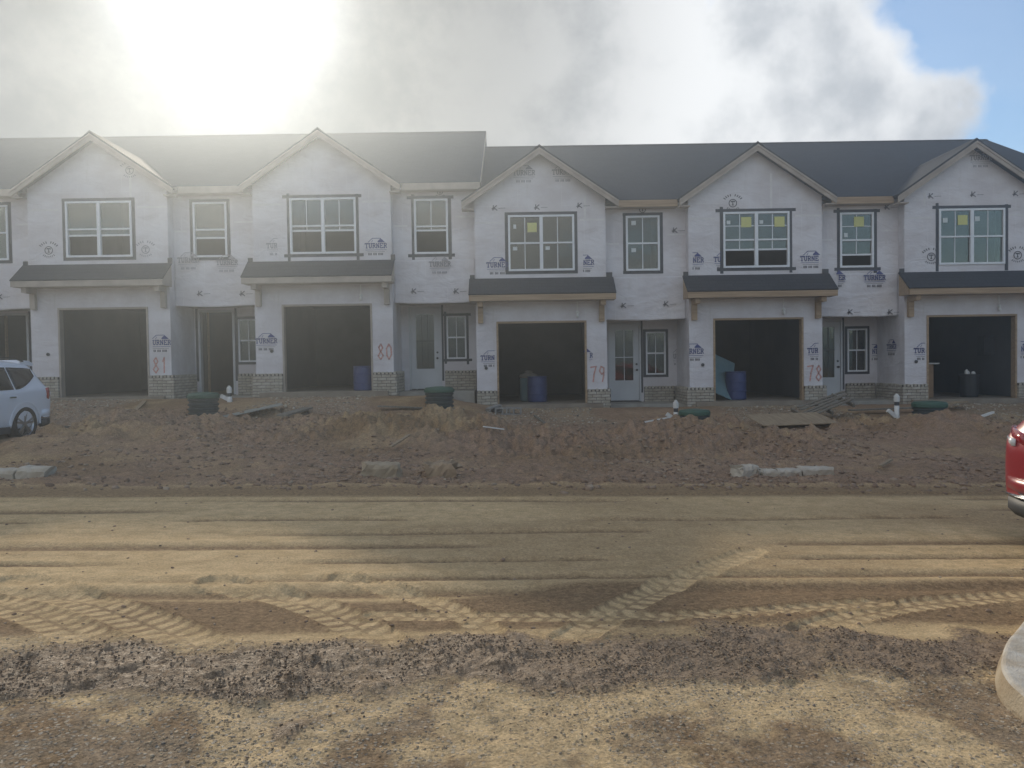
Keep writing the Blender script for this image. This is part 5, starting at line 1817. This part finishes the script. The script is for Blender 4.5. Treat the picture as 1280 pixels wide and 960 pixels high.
chunk(1004, 1044, 588, 600, 11.3, .26, M_RUBL, 'longest flat length of broken kerb before house 78', rad(-2), 8)

# ------------------------------------------------------------------ clods, stones and chips: far too many to count
def rock_set(n, seed, flat=.7):
    r = np.random.default_rng(seed)
    t = (1 + 5 ** .5) / 2
    V = np.array([(-1, t, 0), (1, t, 0), (-1, -t, 0), (1, -t, 0), (0, -1, t), (0, 1, t), (0, -1, -t), (0, 1, -t), (t, 0, -1), (t, 0, 1), (-t, 0, -1), (-t, 0, 1)], float)
    V /= np.linalg.norm(V[0])
    F = np.array([(0, 11, 5), (0, 5, 1), (0, 1, 7), (0, 7, 10), (0, 10, 11), (1, 5, 9), (5, 11, 4), (11, 10, 2), (10, 7, 6), (7, 1, 8), (3, 9, 4), (3, 4, 2), (3, 2, 6), (3, 6, 8), (3, 8, 9), (4, 9, 5), (2, 4, 11), (6, 2, 10), (8, 6, 7), (9, 8, 1)])
    out = []
    for _ in range(n):
        s = V * (1 + r.normal(0, .22, (12, 1))) * np.array([1, r.uniform(.6, 1), r.uniform(.4, flat)])
        out.append(s)
    return out, F


def scatter(name, pts, sizes, m, label, cat, seed, flat=.75, sink=.25):
    r = np.random.default_rng(seed)
    rocks, F = rock_set(14, seed, flat)
    n = len(pts)
    vs = np.empty((n, 12, 3))
    for i in range(n):
        a = r.uniform(0, 2 * math.pi)
        c, s = math.cos(a), math.sin(a)
        k = rocks[r.integers(14)] * sizes[i]
        tx = r.normal(0, .3)
        vs[i, :, 0] = k[:, 0] * c - k[:, 1] * s + pts[i][0]
        vs[i, :, 1] = k[:, 0] * s + k[:, 1] * c + pts[i][1]
        vs[i, :, 2] = k[:, 2] + tx * k[:, 0] * .4 + pts[i][2] + sizes[i] * (flat * .5 - sink)
    fs = (F[None] + (np.arange(n) * 12)[:, None, None]).reshape(-1, 3)
    me = bpy.data.meshes.new(name)
    me.vertices.add(n * 12)
    me.vertices.foreach_set('co', vs.astype(np.float32).ravel())
    me.loops.add(fs.size)
    me.loops.foreach_set('vertex_index', fs.astype(np.int32).ravel())
    me.polygons.add(len(fs))
    me.polygons.foreach_set('loop_start', np.arange(0, fs.size, 3, dtype=np.int32))
    me.update(calc_edges=True)
    me.materials.append(m)
    o = link(name, me)
    return tag(o, label, cat, kind='stuff')


def sample(n, x0, x1, y0, y1, weight, seed, ratio=None):
    r = np.random.default_rng(seed)
    X = r.uniform(x0, x1, n)
    Y = y0 * (y1 / y0) ** r.uniform(0, 1, n) if ratio else r.uniform(y0, y1, n)
    Z, att = field(X, Y)
    keep = r.uniform(0, 1, n) < weight(X, Y, att)
    return np.stack([X, Y, Z], -1)[keep], {k: v[keep] for k, v in att.items()}, r


def chip_mat(name, cols, rough=.9, spec=.3):
    m = bpy.data.materials.new(name)
    m.use_nodes = True
    t = NT(m.node_tree)
    b = m.node_tree.nodes['Principled BSDF']
    b.inputs['Roughness'].default_value = rough
    b.inputs['Specular IOR Level'].default_value = spec
    g = t.n('ShaderNodeNewGeometry').outputs['Random Per Island']
    cr = t.n('ShaderNodeValToRGB')
    t.l.new(g, cr.inputs[0])
    e = cr.color_ramp.elements
    while len(e) < len(cols):
        e.new(.5)
    for k, c in enumerate(cols):
        e[k].position = k / (len(cols) - 1)
        e[k].color = (*c, 1)
    c = t.n('ShaderNodeTexCoord').outputs['Object']
    t.l.new(t.mix(.5, cr.outputs[0], t.mix(t.noise(c, 30, 4), (.6, .6, .6), (1.2, 1.2, 1.2)), 'MULTIPLY'), b.inputs['Base Color'])
    return m


M_CLOD = chip_mat('clay_clods', [(.23, .155, .108), (.30, .21, .148), (.35, .255, .18), (.18, .12, .085), (.42, .33, .24)])
M_MUDC = chip_mat('mud_clods', [(.19, .13, .085), (.28, .205, .14), (.15, .105, .07), (.38, .30, .22)], .65, .2)
M_GRAV = chip_mat('gravel_stones', [(.24, .20, .16), (.40, .33, .24), (.15, .13, .11), (.50, .42, .31), (.31, .25, .18), (.58, .53, .45)], .8, .4)

M_GRAVT = chip_mat('tan_stones', [(.30, .22, .14), (.42, .32, .20), (.20, .145, .10), (.36, .27, .17), (.50, .41, .29), (.17, .15, .13), (.40, .31, .20)], .85, .3)
p, a, r = sample(70000, -13, 14, 10.0, 19.5, lambda X, Y, A: (np.abs(X) < Y * .72) * (X > -8.6) * (.25 + .6 * A['red']) * (1 - A['gravel'] * .6) * sst(.35, .62, fbm(X, Y, 1.4, 3, 141)), 11)
scatter('dirt_clods', p, .006 + .042 * r.random(len(p)) ** 4.5, M_CLOD, 'clods of reddish brown clay strewn over the dirt bank', 'clods', 12)
p, a, r = sample(2600, -9, 9, 9.6, 11.0, lambda X, Y, A: .8 * np.exp(-((road_t(X, Y) - 10.25) / .3) ** 2), 13)
scatter('edge_clods', p, .01 + .05 * r.random(len(p)) ** 3.5, M_CLOD, 'row of crumbled clay along the far edge of the road', 'clods', 14)
p, a, r = sample(150000, -4.6, 4.6, 2.6, 5.6, lambda X, Y, A: (np.abs(X) < Y * .72) * sst(.2, .8, A['wet']) * (.25 + .75 * sst(.45, .6, fbm(X, Y, .35, 3, 142))), 15, True)
scatter('mud_clods', p, .0018 + .0075 * r.random(len(p)) ** 3, M_MUDC, 'dark wet crumbs of mud along the foreground ridge', 'mud clods', 16, .9)
p, a, r = sample(60000, -3.6, 3.6, 2.5, 4.9, lambda X, Y, A: (np.abs(X) < Y * .72) * A['gravel'] * (1 - .8 * A['wet']) * (.12 + .88 * sst(.42, .62, fbm(X, Y, .5, 4, 143))), 17, True)
scatter('gravel', p, .0018 + .0085 * r.random(len(p)) ** 3.5, M_GRAVT, 'small tan and grey stones spread over the foreground', 'gravel', 18, .65, .32)
p, a, r = sample(9000, -13, 14, 17.2, 21.2, lambda X, Y, A: sst(.3, .7, A['gravel']), 19)
scatter('drive_gravel', p, .012 + .03 * r.random(len(p)) ** 2, M_GRAV, 'grey gravel spread before the garages', 'gravel', 20)
p, a, r = sample(7000, -7, 7, 4.7, 9.8, lambda X, Y, A: .10 + .5 * np.exp(-((road_t(X, Y) - 4.9) / .25) ** 2), 21, True)
scatter('road_crumbs', p, .003 + .016 * r.random(len(p)) ** 4, M_CLOD, 'crumbs of dry soil scattered on the dirt road', 'crumbs', 22)

# ------------------------------------------------------------------ sunlit haze, added in place of lens glare
hz = MB().box(-440, 440, -440, 440, -3.0, 10.6).build('haze', [])
HM = bpy.data.materials.new('glare_haze')
HM.use_nodes = True
hn = HM.node_tree
hn.nodes.clear()
ho = hn.nodes.new('ShaderNodeOutputMaterial')
hv = hn.nodes.new('ShaderNodeVolumePrincipled')
hv.inputs['Color'].default_value = (0.82, 0.91, 1.0, 1)
hv.inputs['Density'].default_value = 0.0064
hv.inputs['Anisotropy'].default_value = 0.77
hn.links.new(hv.outputs[0], ho.inputs['Volume'])
hz.data.materials.append(HM)
tag(hz, 'pale haze added to stand in for lens glare, in front of the houses', 'haze', kind='stuff')
